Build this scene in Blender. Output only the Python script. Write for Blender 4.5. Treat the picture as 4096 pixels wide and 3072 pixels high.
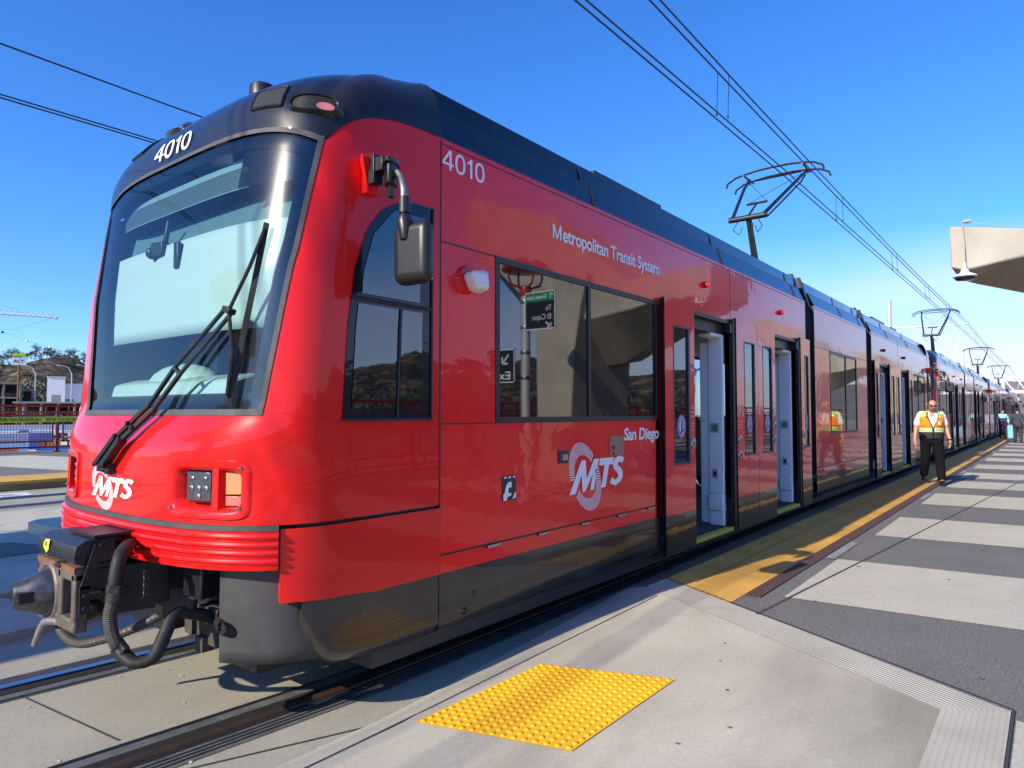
import bpy, bmesh, math, random
from mathutils import Vector, Matrix, Euler, noise as mnoise
random.seed(7)
R = math.radians
for o in list(bpy.data.objects): bpy.data.objects.remove(o)
SC = bpy.context.scene
COL = SC.collection

# ------------------------------------------------------------------ camera
cam_d = bpy.data.cameras.new('camera'); cam = bpy.data.objects.new('camera', cam_d); COL.objects.link(cam)
cam_d.sensor_width = 36; cam_d.lens = 24.0; cam_d.clip_start = .05; cam_d.clip_end = 6000
cam.location = (0, -4.425, 1.57); cam.rotation_euler = (R(90 + 2.47), 0, R(38.4 - 90))
SC.camera = cam

# ------------------------------------------------------------------ light
SUN_EL, SUN_AZ = R(28.5), R(8.2)          # shadows run along +X and a little towards -Y
sdir = Vector((-math.cos(SUN_EL) * math.cos(SUN_AZ), math.cos(SUN_EL) * math.sin(SUN_AZ), math.sin(SUN_EL)))
sl = bpy.data.lights.new('sun', 'SUN'); sun = bpy.data.objects.new('sun', sl); COL.objects.link(sun)
sl.energy = 5.0; sl.angle = R(.53); sl.color = (1, .89, .74)
sun.location = sdir * 40; sun.rotation_euler = (-sdir).to_track_quat('-Z', 'Y').to_euler()
W = bpy.data.worlds.new('World'); SC.world = W; W.use_nodes = True
wt = W.node_tree; wt.nodes.clear()
wo = wt.nodes.new('ShaderNodeOutputWorld'); wb = wt.nodes.new('ShaderNodeBackground')
sky = wt.nodes.new('ShaderNodeTexSky'); sky.sky_type = 'NISHITA'; sky.sun_disc = False
sky.sun_elevation = SUN_EL; sky.sun_rotation = math.atan2(sdir.x, sdir.y)
sky.altitude = 0; sky.air_density = 1.0; sky.dust_density = .35; sky.ozone_density = 3.5
# thin cirrus low over the horizon at the far end of the platform
tc = wt.nodes.new('ShaderNodeTexCoord'); sep = wt.nodes.new('ShaderNodeSeparateXYZ')
mpw = wt.nodes.new('ShaderNodeMapping'); mpw.inputs['Scale'].default_value = (1.4, 2.2, 9)
nz = wt.nodes.new('ShaderNodeTexNoise'); nz.inputs['Scale'].default_value = 1.6; nz.inputs['Detail'].default_value = 6; nz.inputs['Roughness'].default_value = .55
rp = wt.nodes.new('ShaderNodeValToRGB'); rp.color_ramp.elements[0].position = .30; rp.color_ramp.elements[1].position = .62; rp.color_ramp.elements[0].color = (.45, .45, .45, 1)
rz = wt.nodes.new('ShaderNodeValToRGB'); cr = rz.color_ramp
cr.elements[0].position = 0; cr.elements[0].color = (1, 1, 1, 1); cr.elements[1].position = .235; cr.elements[1].color = (0, 0, 0, 1)
e = cr.elements.new(.15); e.color = (.72, .72, .72, 1); e = cr.elements.new(.195); e.color = (.35, .35, .35, 1)
ry = wt.nodes.new('ShaderNodeMapRange'); ry.inputs[1].default_value = .46; ry.inputs[2].default_value = .08; ry.inputs[3].default_value = 0; ry.inputs[4].default_value = 1
m1 = wt.nodes.new('ShaderNodeMath'); m1.operation = 'MULTIPLY'; m2 = wt.nodes.new('ShaderNodeMath'); m2.operation = 'MULTIPLY'
m3 = wt.nodes.new('ShaderNodeMath'); m3.operation = 'MULTIPLY'; m3.inputs[1].default_value = .95
mixc = wt.nodes.new('ShaderNodeMixRGB'); mixc.inputs['Color2'].default_value = (5.8, 6.2, 7.4, 1)
hsv = wt.nodes.new('ShaderNodeHueSaturation'); hsv.inputs['Saturation'].default_value = 1.22; hsv.inputs['Hue'].default_value = .497
L = wt.links.new
L(tc.outputs['Generated'], sep.inputs[0]); L(tc.outputs['Generated'], mpw.inputs[0]); L(mpw.outputs[0], nz.inputs['Vector'])
L(nz.outputs[0], rp.inputs[0]); L(sep.outputs['Z'], rz.inputs[0]); L(sep.outputs['Y'], ry.inputs[0])
L(rp.outputs[0], m1.inputs[0]); L(rz.outputs[0], m1.inputs[1]); L(m1.outputs[0], m2.inputs[0]); L(ry.outputs[0], m2.inputs[1]); L(m2.outputs[0], m3.inputs[0])
tint = wt.nodes.new('ShaderNodeMixRGB'); tint.blend_type = 'MULTIPLY'; tint.inputs['Fac'].default_value = 1; tint.inputs['Color2'].default_value = (.82, 1.08, 1.60, 1)
L(sky.outputs[0], hsv.inputs['Color']); L(hsv.outputs[0], tint.inputs['Color1']); L(tint.outputs[0], mixc.inputs['Color1']); L(m3.outputs[0], mixc.inputs['Fac'])
L(mixc.outputs[0], wb.inputs['Color']); wb.inputs['Strength'].default_value = .12; L(wb.outputs[0], wo.inputs['Surface'])
SC.view_settings.view_transform = 'Standard'; SC.view_settings.look = 'None'
SC.view_settings.exposure = 0.46; SC.view_settings.gamma = 1
SC.cycles.max_bounces = 8; SC.cycles.transparent_max_bounces = 10; SC.cycles.caustics_reflective = False; SC.cycles.caustics_refractive = False
SC.cycles.use_denoising = True

# ------------------------------------------------------------------ helpers
class MB:
    """collects shapes, then links them as one mesh object"""
    def __init__(s, T=None): s.v = []; s.f = []; s.m = []; s.mi = 0; s.T = T
    def add(s, vs, fs):
        n = len(s.v); s.v += [tuple(p) for p in vs]
        for f in fs: s.f.append(tuple(n + i for i in f)); s.m.append(s.mi)
        return s
    def quad(s, a, b, c, d): return s.add([a, b, c, d], [(0, 1, 2, 3)])
    def poly(s, ps): return s.add(ps, [tuple(range(len(ps)))])
    def box(s, x0, x1, y0, y1, z0, z1):
        return s.add([(x0, y0, z0), (x1, y0, z0), (x1, y1, z0), (x0, y1, z0), (x0, y0, z1), (x1, y0, z1), (x1, y1, z1), (x0, y1, z1)],
                     [(0, 3, 2, 1), (4, 5, 6, 7), (0, 1, 5, 4), (1, 2, 6, 5), (2, 3, 7, 6), (3, 0, 4, 7)])
    def hexa(s, p8): return s.add(p8, [(0, 3, 2, 1), (4, 5, 6, 7), (0, 1, 5, 4), (1, 2, 6, 5), (2, 3, 7, 6), (3, 0, 4, 7)])
    def obox(s, c, size, eul=(0, 0, 0)):
        M = Euler(eul).to_matrix(); c = Vector(c); h = [q / 2 for q in size]
        ps = []
        for z in (-1, 1):
            for x, y in ((-1, -1), (1, -1), (1, 1), (-1, 1)): ps.append(c + M @ Vector((x * h[0], y * h[1], z * h[2])))
        return s.hexa(ps)
    def bar(s, a, b, w, t=None, upv=(0, 0, 1)):
        t = t or w; a = Vector(a); b = Vector(b); d = (b - a).normalized(); u = Vector(upv)
        if abs(d.dot(u)) > .99: u = Vector((1, 0, 0))
        x = d.cross(u).normalized(); y = x.cross(d)
        ps = [p + x * sx * w / 2 + y * sy * t / 2 for p in (a, b) for sx, sy in ((-1, -1), (1, -1), (1, 1), (-1, 1))]
        return s.hexa(ps)
    def tube(s, pts, r, n=8, cap=True):
        pts = [Vector(p) for p in pts]; N = len(pts); rs = r if isinstance(r, (list, tuple)) else [r] * N
        vs = []; prev = None
        for i, p in enumerate(pts):
            d = (pts[min(i + 1, N - 1)] - pts[max(i - 1, 0)]).normalized()
            if prev is None:
                u = Vector((0, 0, 1)) if abs(d.z) < .9 else Vector((1, 0, 0)); x = d.cross(u).normalized()
            else:
                x = (prev - d * prev.dot(d)).normalized()
            prev = x; y = d.cross(x)
            for k in range(n):
                a = 2 * math.pi * k / n; vs.append(p + (x * math.cos(a) + y * math.sin(a)) * rs[i])
        fs = [(i * n + k, i * n + (k + 1) % n, (i + 1) * n + (k + 1) % n, (i + 1) * n + k) for i in range(N - 1) for k in range(n)]
        if cap: fs += [tuple(range(n))[::-1], tuple((N - 1) * n + k for k in range(n))]
        return s.add(vs, fs)
    def cyl(s, a, b, r, n=16): return s.tube([a, b], r, n)
    def lathe(s, prof, c=(0, 0, 0), ax='z', n=20):
        vs = []; fs = []; m = len(prof)
        for k in range(n):
            a = 2 * math.pi * k / n
            for r, h in prof:
                q = (r * math.cos(a), r * math.sin(a), h)
                if ax == 'x': q = (q[2], q[0], q[1])
                if ax == 'y': q = (q[0], q[2], q[1])
                vs.append((q[0] + c[0], q[1] + c[1], q[2] + c[2]))
        for k in range(n):
            for i in range(m - 1): fs.append((k * m + i, ((k + 1) % n) * m + i, ((k + 1) % n) * m + i + 1, k * m + i + 1))
        return s.add(vs, fs)
    def grid(s, rows, loop=False):
        n = len(rows[0]); vs = [p for r in rows for p in r]
        fs = [(i * n + j, i * n + j + 1, (i + 1) * n + j + 1, (i + 1) * n + j) for i in range(len(rows) - 1) for j in range(n - 1)]
        if loop: fs += [(i * n + n - 1, i * n, (i + 1) * n, (i + 1) * n + n - 1) for i in range(len(rows) - 1)]
        return s.add(vs, fs)
    def prism(s, poly, d):
        n = len(poly); d = Vector(d); a = [Vector(p) for p in poly]; b = [p + d for p in a]
        return s.add(a + b, [tuple(range(n))[::-1], tuple(range(n, 2 * n))] + [(i, (i + 1) % n, n + (i + 1) % n, n + i) for i in range(n)])
    def ball(s, c, r, n=10, m=7):
        r = r if isinstance(r, (list, tuple)) else (r, r, r)
        rows = []
        for i in range(m + 1):
            t = math.pi * i / m
            rows.append([(c[0] + r[0] * math.sin(t) * math.cos(2 * math.pi * k / n), c[1] + r[1] * math.sin(t) * math.sin(2 * math.pi * k / n), c[2] + r[2] * math.cos(t)) for k in range(n)])
        return s.grid(rows, loop=True)
    def build(s, name, mat, parent=None, org=None, smooth=40, bevel=0, recalc=True, solid=0, fix=True):
        me = bpy.data.meshes.new(name)
        vs = s.v
        if s.T: vs = [s.T(p) for p in vs]
        if org is not None: vs = [(p[0] - org[0], p[1] - org[1], p[2] - org[2]) for p in vs]
        me.from_pydata(vs, [], s.f)
        mats = mat if isinstance(mat, (list, tuple)) else [mat]
        for q in mats: me.materials.append(q)
        if len(mats) > 1: me.polygons.foreach_set('material_index', s.m)
        if recalc:
            bm = bmesh.new(); bm.from_mesh(me)
            bmesh.ops.remove_doubles(bm, verts=bm.verts, dist=1e-5)
            bmesh.ops.recalc_face_normals(bm, faces=bm.faces); bm.to_mesh(me); bm.free()
        if smooth: me.shade_smooth(); me.set_sharp_from_angle(angle=R(smooth))
        me.update()
        o = bpy.data.objects.new(name, me); COL.objects.link(o)
        if parent: o.parent = parent
        if solid:
            md = o.modifiers.new('solid', 'SOLIDIFY'); md.thickness = solid; md.offset = -1
        if bevel:
            md = o.modifiers.new('bevel', 'BEVEL'); md.width = bevel; md.segments = 2; md.limit_method = 'ANGLE'; md.angle_limit = R(50)
        return o

def empty(name, loc=(0, 0, 0), rz=0):
    o = bpy.data.objects.new(name, None); COL.objects.link(o); o.location = loc; o.rotation_euler = (0, 0, rz); o.empty_display_size = .2
    return o
def tag(o, label=None, cat=None, group=None, kind=None):
    if label: o['label'] = label
    if cat: o['category'] = cat
    if group: o['group'] = group
    if kind: o['kind'] = kind
    return o
def copy_tree(o, parent=None):
    c = o.copy(); COL.objects.link(c)
    if parent: c.parent = parent
    for ch in list(o.children): copy_tree(ch, c)
    return c
def text_mesh(txt, size, extrude=0, bold=0, shear=0, align='LEFT', space=1.0):
    cu = bpy.data.curves.new('lettering', 'FONT'); cu.body = txt; cu.size = size; cu.offset = bold; cu.shear = shear
    cu.align_x = align; cu.resolution_u = 6; cu.space_character = space; cu.extrude = extrude
    t = bpy.data.objects.new('lettering', cu); COL.objects.link(t)
    dg = bpy.context.evaluated_depsgraph_get(); me = bpy.data.meshes.new_from_object(t.evaluated_get(dg))
    bpy.data.objects.remove(t); bpy.data.curves.remove(cu)
    return me
def text_to(mb, txt, size, fn, bold=0, shear=0, align='LEFT', width=None, space=1.0, sub=0):
    me = text_mesh(txt, size, 0, bold, shear, align, space)
    if sub:
        bm = bmesh.new(); bm.from_mesh(me); bmesh.ops.triangulate(bm, faces=bm.faces)
        for _ in range(4):
            ed = [e for e in bm.edges if e.calc_length() > sub]
            if not ed: break
            bmesh.ops.subdivide_edges(bm, edges=ed, cuts=1); bmesh.ops.triangulate(bm, faces=[f for f in bm.faces if len(f.verts) > 3])
        bm.to_mesh(me); bm.free()
    vs = [v.co for v in me.vertices]
    sx = 1
    if width:
        x0 = min(v.x for v in vs); x1 = max(v.x for v in vs); sx = width / (x1 - x0)
    bmx = [fn(v.x * sx, v.y) for v in vs]
    mb.add(bmx, [tuple(p.vertices) for p in me.polygons]); bpy.data.meshes.remove(me)
    return mb

# ------------------------------------------------------------------ materials
MATS = {}
def nodes(name):
    m = bpy.data.materials.new(name); m.use_nodes = True; t = m.node_tree
    return m, t, t.nodes['Principled BSDF']
def pbr(name, col, rough=.5, metal=0, coat=0, coat_r=.03, spec=.5, var=0, vscale=4, bump=0, bscale=40, bdist=.01, emit=0, dirt=0, rvar=0, ior=None):
    if name in MATS: return MATS[name]
    m, t, b = nodes(name); N = t.nodes.new; L = t.links.new
    b.inputs['Base Color'].default_value = (*col, 1); b.inputs['Roughness'].default_value = rough; b.inputs['Metallic'].default_value = metal
    b.inputs['Coat Weight'].default_value = coat; b.inputs['Coat Roughness'].default_value = coat_r; b.inputs['Specular IOR Level'].default_value = spec
    if ior: b.inputs['IOR'].default_value = ior
    if emit: b.inputs['Emission Color'].default_value = (*col, 1); b.inputs['Emission Strength'].default_value = emit
    tc = N('ShaderNodeTexCoord')
    if var:
        nz = N('ShaderNodeTexNoise'); nz.inputs['Scale'].default_value = vscale; nz.inputs['Detail'].default_value = 6; nz.inputs['Roughness'].default_value = .6
        L(tc.outputs['Object'], nz.inputs['Vector'])
        mr = N('ShaderNodeMapRange'); mr.inputs[1].default_value = .25; mr.inputs[2].default_value = .75; mr.inputs[3].default_value = 1 - var; mr.inputs[4].default_value = 1 + var
        L(nz.outputs[0], mr.inputs[0])
        hs = N('ShaderNodeHueSaturation'); hs.inputs['Color'].default_value = (*col, 1); L(mr.outputs[0], hs.inputs['Value'])
        L(hs.outputs[0], b.inputs['Base Color'])
        if rvar:
            mq = N('ShaderNodeMapRange'); mq.inputs[1].default_value = .3; mq.inputs[2].default_value = .7; mq.inputs[3].default_value = max(.02, rough - rvar); mq.inputs[4].default_value = rough + rvar
            L(nz.outputs[0], mq.inputs[0]); L(mq.outputs[0], b.inputs['Roughness'])
    if bump:
        n2 = N('ShaderNodeTexNoise'); n2.inputs['Scale'].default_value = bscale; n2.inputs['Detail'].default_value = 5
        L(tc.outputs['Object'], n2.inputs['Vector'])
        bp = N('ShaderNodeBump'); bp.inputs['Strength'].default_value = bump; bp.inputs['Distance'].default_value = bdist
        L(n2.outputs[0], bp.inputs['Height']); L(bp.outputs[0], b.inputs['Normal'])
        if coat: L(bp.outputs[0], b.inputs['Coat Normal'])
    MATS[name] = m
    return m
def paint(name, col, rough=.3, wave=.35, coat=1.0, dust=.0):
    """car paint: coloured base under clear coat, panels a little wavy"""
    m, t, b = nodes(name); N = t.nodes.new; L = t.links.new
    b.inputs['Base Color'].default_value = (*col, 1); b.inputs['Roughness'].default_value = rough
    b.inputs['Coat Weight'].default_value = coat; b.inputs['Coat Roughness'].default_value = .012; b.inputs['Coat IOR'].default_value = 1.36; b.inputs['Specular IOR Level'].default_value = .15
    tc = N('ShaderNodeTexCoord'); mp = N('ShaderNodeMapping'); mp.inputs['Scale'].default_value = (1, 1, 1.6); L(tc.outputs['Object'], mp.inputs[0])
    n1 = N('ShaderNodeTexNoise'); n1.inputs['Scale'].default_value = 2.3; n1.inputs['Detail'].default_value = 3.5; n1.inputs['Roughness'].default_value = .55; L(mp.outputs[0], n1.inputs['Vector'])
    bp = N('ShaderNodeBump'); bp.inputs['Strength'].default_value = wave; bp.inputs['Distance'].default_value = .012
    L(n1.outputs[0], bp.inputs['Height']); L(bp.outputs[0], b.inputs['Normal']); L(bp.outputs[0], b.inputs['Coat Normal'])
    n2 = N('ShaderNodeTexNoise'); n2.inputs['Scale'].default_value = 1.7; n2.inputs['Detail'].default_value = 8; L(tc.outputs['Object'], n2.inputs['Vector'])
    mr = N('ShaderNodeMapRange'); mr.inputs[1].default_value = .35; mr.inputs[2].default_value = .7; mr.inputs[3].default_value = 0; mr.inputs[4].default_value = dust; L(n2.outputs[0], mr.inputs[0])
    mx = N('ShaderNodeMixRGB'); mx.inputs['Color1'].default_value = (*col, 1); mx.inputs['Color2'].default_value = (.3, .25, .2, 1); L(mr.outputs[0], mx.inputs['Fac']); L(mx.outputs[0], b.inputs['Base Color'])
    MATS[name] = m
    return m
def concrete(name, col, var=.16, speck=0, stain=.25, bump=.25, rough=.85, scale=1.0):
    if name in MATS: return MATS[name]
    m, t, b = nodes(name); N = t.nodes.new; L = t.links.new
    b.inputs['Roughness'].default_value = rough; b.inputs['Specular IOR Level'].default_value = .25
    tc = N('ShaderNodeTexCoord')
    n1 = N('ShaderNodeTexNoise'); n1.inputs['Scale'].default_value = 1.1 * scale; n1.inputs['Detail'].default_value = 9; n1.inputs['Roughness'].default_value = .62
    n2 = N('ShaderNodeTexNoise'); n2.inputs['Scale'].default_value = 70 * scale; n2.inputs['Detail'].default_value = 4
    mp = N('ShaderNodeMapping'); mp.inputs['Scale'].default_value = (.5, 1.7, 1); mp.inputs['Rotation'].default_value = (0, 0, .5)
    n3 = N('ShaderNodeTexNoise'); n3.inputs['Scale'].default_value = .8 * scale; n3.inputs['Detail'].default_value = 5; n3.inputs['Distortion'].default_value = .4
    for n in (n1, n2): L(tc.outputs['Object'], n.inputs['Vector'])
    L(tc.outputs['Object'], mp.inputs[0]); L(mp.outputs[0], n3.inputs['Vector'])
    def rng(src, a, c, lo, hi):
        q = N('ShaderNodeMapRange'); q.inputs[1].default_value = a; q.inputs[2].default_value = c; q.inputs[3].default_value = lo; q.inputs[4].default_value = hi; L(src, q.inputs[0]); return q.outputs[0]
    a = rng(n1.outputs[0], .25, .75, 1 - var, 1 + var); c = rng(n2.outputs[0], .3, .7, 1 - .10 - speck, 1 + .10 + speck); d = rng(n3.outputs[0], .52, .72, 1, 1 - stain)
    q1 = N('ShaderNodeMath'); q1.operation = 'MULTIPLY'; L(a, q1.inputs[0]); L(c, q1.inputs[1])
    q2 = N('ShaderNodeMath'); q2.operation = 'MULTIPLY'; L(q1.outputs[0], q2.inputs[0]); L(d, q2.inputs[1])
    hs = N('ShaderNodeHueSaturation'); hs.inputs['Color'].default_value = (*col, 1); L(q2.outputs[0], hs.inputs['Value']); L(hs.outputs[0], b.inputs['Base Color'])
    bp = N('ShaderNodeBump'); bp.inputs['Strength'].default_value = bump; bp.inputs['Distance'].default_value = .004; L(n2.outputs[0], bp.inputs['Height']); L(bp.outputs[0], b.inputs['Normal'])
    MATS[name] = m
    return m
def glass_thin(name, tint=(.72, .9, .93), rough=.015):
    m, t, b = nodes(name); N = t.nodes.new; L = t.links.new; t.nodes.remove(b); out = t.nodes['Material Output']
    tr = N('ShaderNodeBsdfTransparent'); tr.inputs[0].default_value = (*tint, 1); gl = N('ShaderNodeBsdfGlossy'); gl.inputs['Roughness'].default_value = rough
    fr = N('ShaderNodeFresnel'); fr.inputs['IOR'].default_value = 1.5; mx = N('ShaderNodeMixShader')
    L(fr.outputs[0], mx.inputs[0]); L(tr.outputs[0], mx.inputs[1]); L(gl.outputs[0], mx.inputs[2])
    g2 = N('ShaderNodeBsdfGlossy'); g2.inputs['Roughness'].default_value = .22; m2 = N('ShaderNodeMixShader'); m2.inputs[0].default_value = .028; L(mx.outputs[0], m2.inputs[1]); L(g2.outputs[0], m2.inputs[2]); L(m2.outputs[0], out.inputs['Surface'])
    MATS[name] = m
    return m
def tactile(name, col, pitch, wear=.2, domes=True):
    """yellow warning surface, worn, with a raised dot pattern"""
    m, t, b = nodes(name); N = t.nodes.new; L = t.links.new
    b.inputs['Roughness'].default_value = .7; b.inputs['Specular IOR Level'].default_value = .3
    tc = N('ShaderNodeTexCoord'); n1 = N('ShaderNodeTexNoise'); n1.inputs['Scale'].default_value = 1.6; n1.inputs['Detail'].default_value = 8; L(tc.outputs['Object'], n1.inputs['Vector'])
    mr = N('ShaderNodeMapRange'); mr.inputs[1].default_value = .3; mr.inputs[2].default_value = .7; mr.inputs[3].default_value = 1 - wear; mr.inputs[4].default_value = 1 + wear * .6; L(n1.outputs[0], mr.inputs[0])
    hs = N('ShaderNodeHueSaturation'); hs.inputs['Color'].default_value = (*col, 1); L(mr.outputs[0], hs.inputs['Value']); L(hs.outputs[0], b.inputs['Base Color'])
    if domes:
        vo = N('ShaderNodeTexVoronoi'); vo.inputs['Scale'].default_value = 1 / pitch; vo.inputs['Randomness'].default_value = 0; vo.voronoi_dimensions = '2D'; L(tc.outputs['Object'], vo.inputs['Vector'])
        m2 = N('ShaderNodeMapRange'); m2.inputs[1].default_value = .22; m2.inputs[2].default_value = .34; m2.inputs[3].default_value = 1; m2.inputs[4].default_value = 0; L(vo.outputs['Distance'], m2.inputs[0])
        bp = N('ShaderNodeBump'); bp.inputs['Strength'].default_value = .9; bp.inputs['Distance'].default_value = .006; L(m2.outputs[0], bp.inputs['Height']); L(bp.outputs[0], b.inputs['Normal'])
    MATS[name] = m
    return m
RED = paint('red_paint', (.88, .008, .012), wave=.30, coat=.9, dust=.04)  # same red as the nose, raised to offset the shade on the sides
REDN = paint('red_nose_paint', (.74, .010, .010), wave=.05, coat=.75, dust=.02)
BLK = paint('black_gloss_paint', (.006, .008, .014), rough=.25, wave=.25)
FAIR = paint('black_fairing_paint', (.006, .007, .011), rough=.25, wave=.35, coat=.8)
ROOFB = paint('black_side_roof_paint', (.004, .007, .016), rough=.3, wave=.12, coat=.45)
CAPM = paint('black_roof_paint', (.010, .012, .018), rough=.34, wave=.04, coat=.8, dust=.05)
SKIRT = paint('charcoal_skirt_paint', (.026, .024, .022), rough=.28, wave=.10, coat=.9, dust=.10)
GLASS = pbr('dark_window_glass', (.004, .006, .009), .02, spec=.5, ior=2.1, bump=.02, bscale=1.5, bdist=.01)
WSG = glass_thin('windscreen_glass')
RUB = pbr('black_rubber', (.018, .018, .019), .6, spec=.3, var=.2, vscale=12)
GASK = pbr('grey_gasket', (.06, .06, .062), .6, var=.3, vscale=9, bump=.2)
BMET = pbr('black_metal', (.012, .012, .014), .4, spec=.5, var=.2, vscale=20)
BPLA = pbr('black_plastic', (.014, .014, .015), .42, bump=.15, bscale=300, bdist=.001)
STEEL = pbr('worn_steel', (.42, .40, .37), .32, metal=1, var=.3, vscale=18, rvar=.1)
DSTL = pbr('dark_oily_steel', (.05, .045, .04), .42, metal=.5, var=.45, vscale=14, bump=.25, bscale=60, bdist=.003)
RUST = pbr('rusty_steel', (.16, .075, .035), .75, var=.5, vscale=9, bump=.3, bscale=60, bdist=.003)
WHT = pbr('white_lettering', (.82, .83, .86), .4)
POSTM = pbr('pale_grey_door_post', (.72, .76, .82), .4, var=.04)
DKIN = pbr('dark_interior', (.03, .032, .036), .7)
LIN = pbr('interior_lining', (.35, .36, .36), .6)
FLR = pbr('tram_floor', (.035, .037, .042), .5, var=.2)
YEL = pbr('yellow_step_edge', (.55, .50, .05), .6, var=.2, vscale=14)
AMB = pbr('amber_reflector', (.55, .27, .10), .3, coat=.6, bump=.4, bscale=110, bdist=.004)
LENS = pbr('headlight_lens', (.09, .10, .12), .06, metal=.4, coat=1, bump=.5, bscale=26, bdist=.01)
CHRM = pbr('chrome', (.75, .76, .78), .08, metal=1)
REDL = pbr('red_marker_lens', (.85, .02, .02), .2, coat=1, emit=.8)
# ------------------------------------------------------------------ the tram: shape of the cab
YC, HB = .05, 1.375                        # centre line and half width of the body
X0 = 14.07                                 # middle of the car; cabs at both ends
ORG = (X0, YC, -.155)
SEAM = 3.163; YR = -1.325
def lerp_t(T, z):
    if z <= T[0][0]: return T[0][1]
    for (a, u), (b, w) in zip(T, T[1:]):
        if z <= b: return u + (w - u) * (z - a) / (b - a)
    return T[-1][1]
CT = [(-.1, 1.745), (.55, 1.735), (1.2, 1.74), (1.36, 1.752), (1.45, 1.785), (1.56, 1.855), (1.62, 1.875), (2.36, 1.928), (2.75, 1.985), (3.1, 2.04), (3.3, 2.09)]
AT = [(-.1, 2.45), (1.6, 2.45), (2.4, 2.5), (3.1, 2.66), (3.3, 2.75)]
NT = [(0, 2.7), (1.3, 2.8), (1.6, 3.8), (3.3, 3.8)]
def nose(u, z, off=0):
    """u in -1..1 runs round the front from corner end to corner end, beyond that along the sides to the seam (|u| = 2); negative u is the platform side"""
    c = lerp_t(CT, z); a = lerp_t(AT, z) - c; n = lerp_t(NT, z); s = 1 if u >= 0 else -1; w = abs(u)
    if w <= 1:
        f = w * math.pi / 2; sn = max(0, math.sin(f)); cs = max(0, math.cos(f))
        y = HB * sn ** (2 / n); x = c + a * (1 - cs ** (2 / n))
        gx = -max(1e-6, 1 - (x - c) / a) ** (n - 1) / a; gy = (y / HB) ** (n - 1) / HB
    else:
        y = HB; x = c + a + (SEAM - c - a) * (w - 1); gx = 0; gy = 1
    l = math.hypot(gx, gy); 
    return (x + off * gx / l, YC + s * (y + off * gy / l), z)
def u_of_y(y, z):
    n = lerp_t(NT, z); yr = y - YC; s = -1 if yr < 0 else 1
    return s * math.asin(min(1, (abs(yr) / HB) ** (n / 2))) * 2 / math.pi
def u_of_x(x, z):
    c = lerp_t(CT, z); e = lerp_t(AT, z); n = lerp_t(NT, z)
    if x >= e: return 1 + (x - e) / (SEAM - e)
    return math.acos(min(1, max(0, 1 - (x - c) / (e - c)) ** (n / 2))) * 2 / math.pi
def nose_y(y, z, off=0): return nose(u_of_y(y, z), z, off)
def frange(a, b, n): return [a + (b - a) * i / n for i in range(n + 1)]
WSY = [(1.56, 1.205), (2.0, 1.25), (2.46, 1.293), (3.09, 1.312)]     # half width of the windscreen opening
WSL = [(1.56, .76), (2.0, .82), (2.46, .89), (2.8, .95), (3.1, 1.03)]
def uw(z, s=-1): return u_of_y(YC + lerp_t(WSY if s < 0 else WSL, z), z)
ZB = 1.575
def ztop(w): return 3.205 - .10 * abs(w) ** 2.2                        # top edge of the windscreen
TOPX = [(2.305, 3.105), (2.34, 3.15), (2.377, 3.19), (2.43, 3.235), (2.492, 3.272), (2.58, 3.31), (2.679, 3.337), (2.8, 3.358), (2.95, 3.37), (3.163, 3.376)]   # red / black boundary: x, z
def topz(q, sg):
    a = uw(3.1, sg); u = a + q ** 1.35 * (2 - a); z = 3.2
    for _ in range(4): z = lerp_t(TOPX, nose(u, z)[0])
    return z if q > 0 else 3.105

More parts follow.
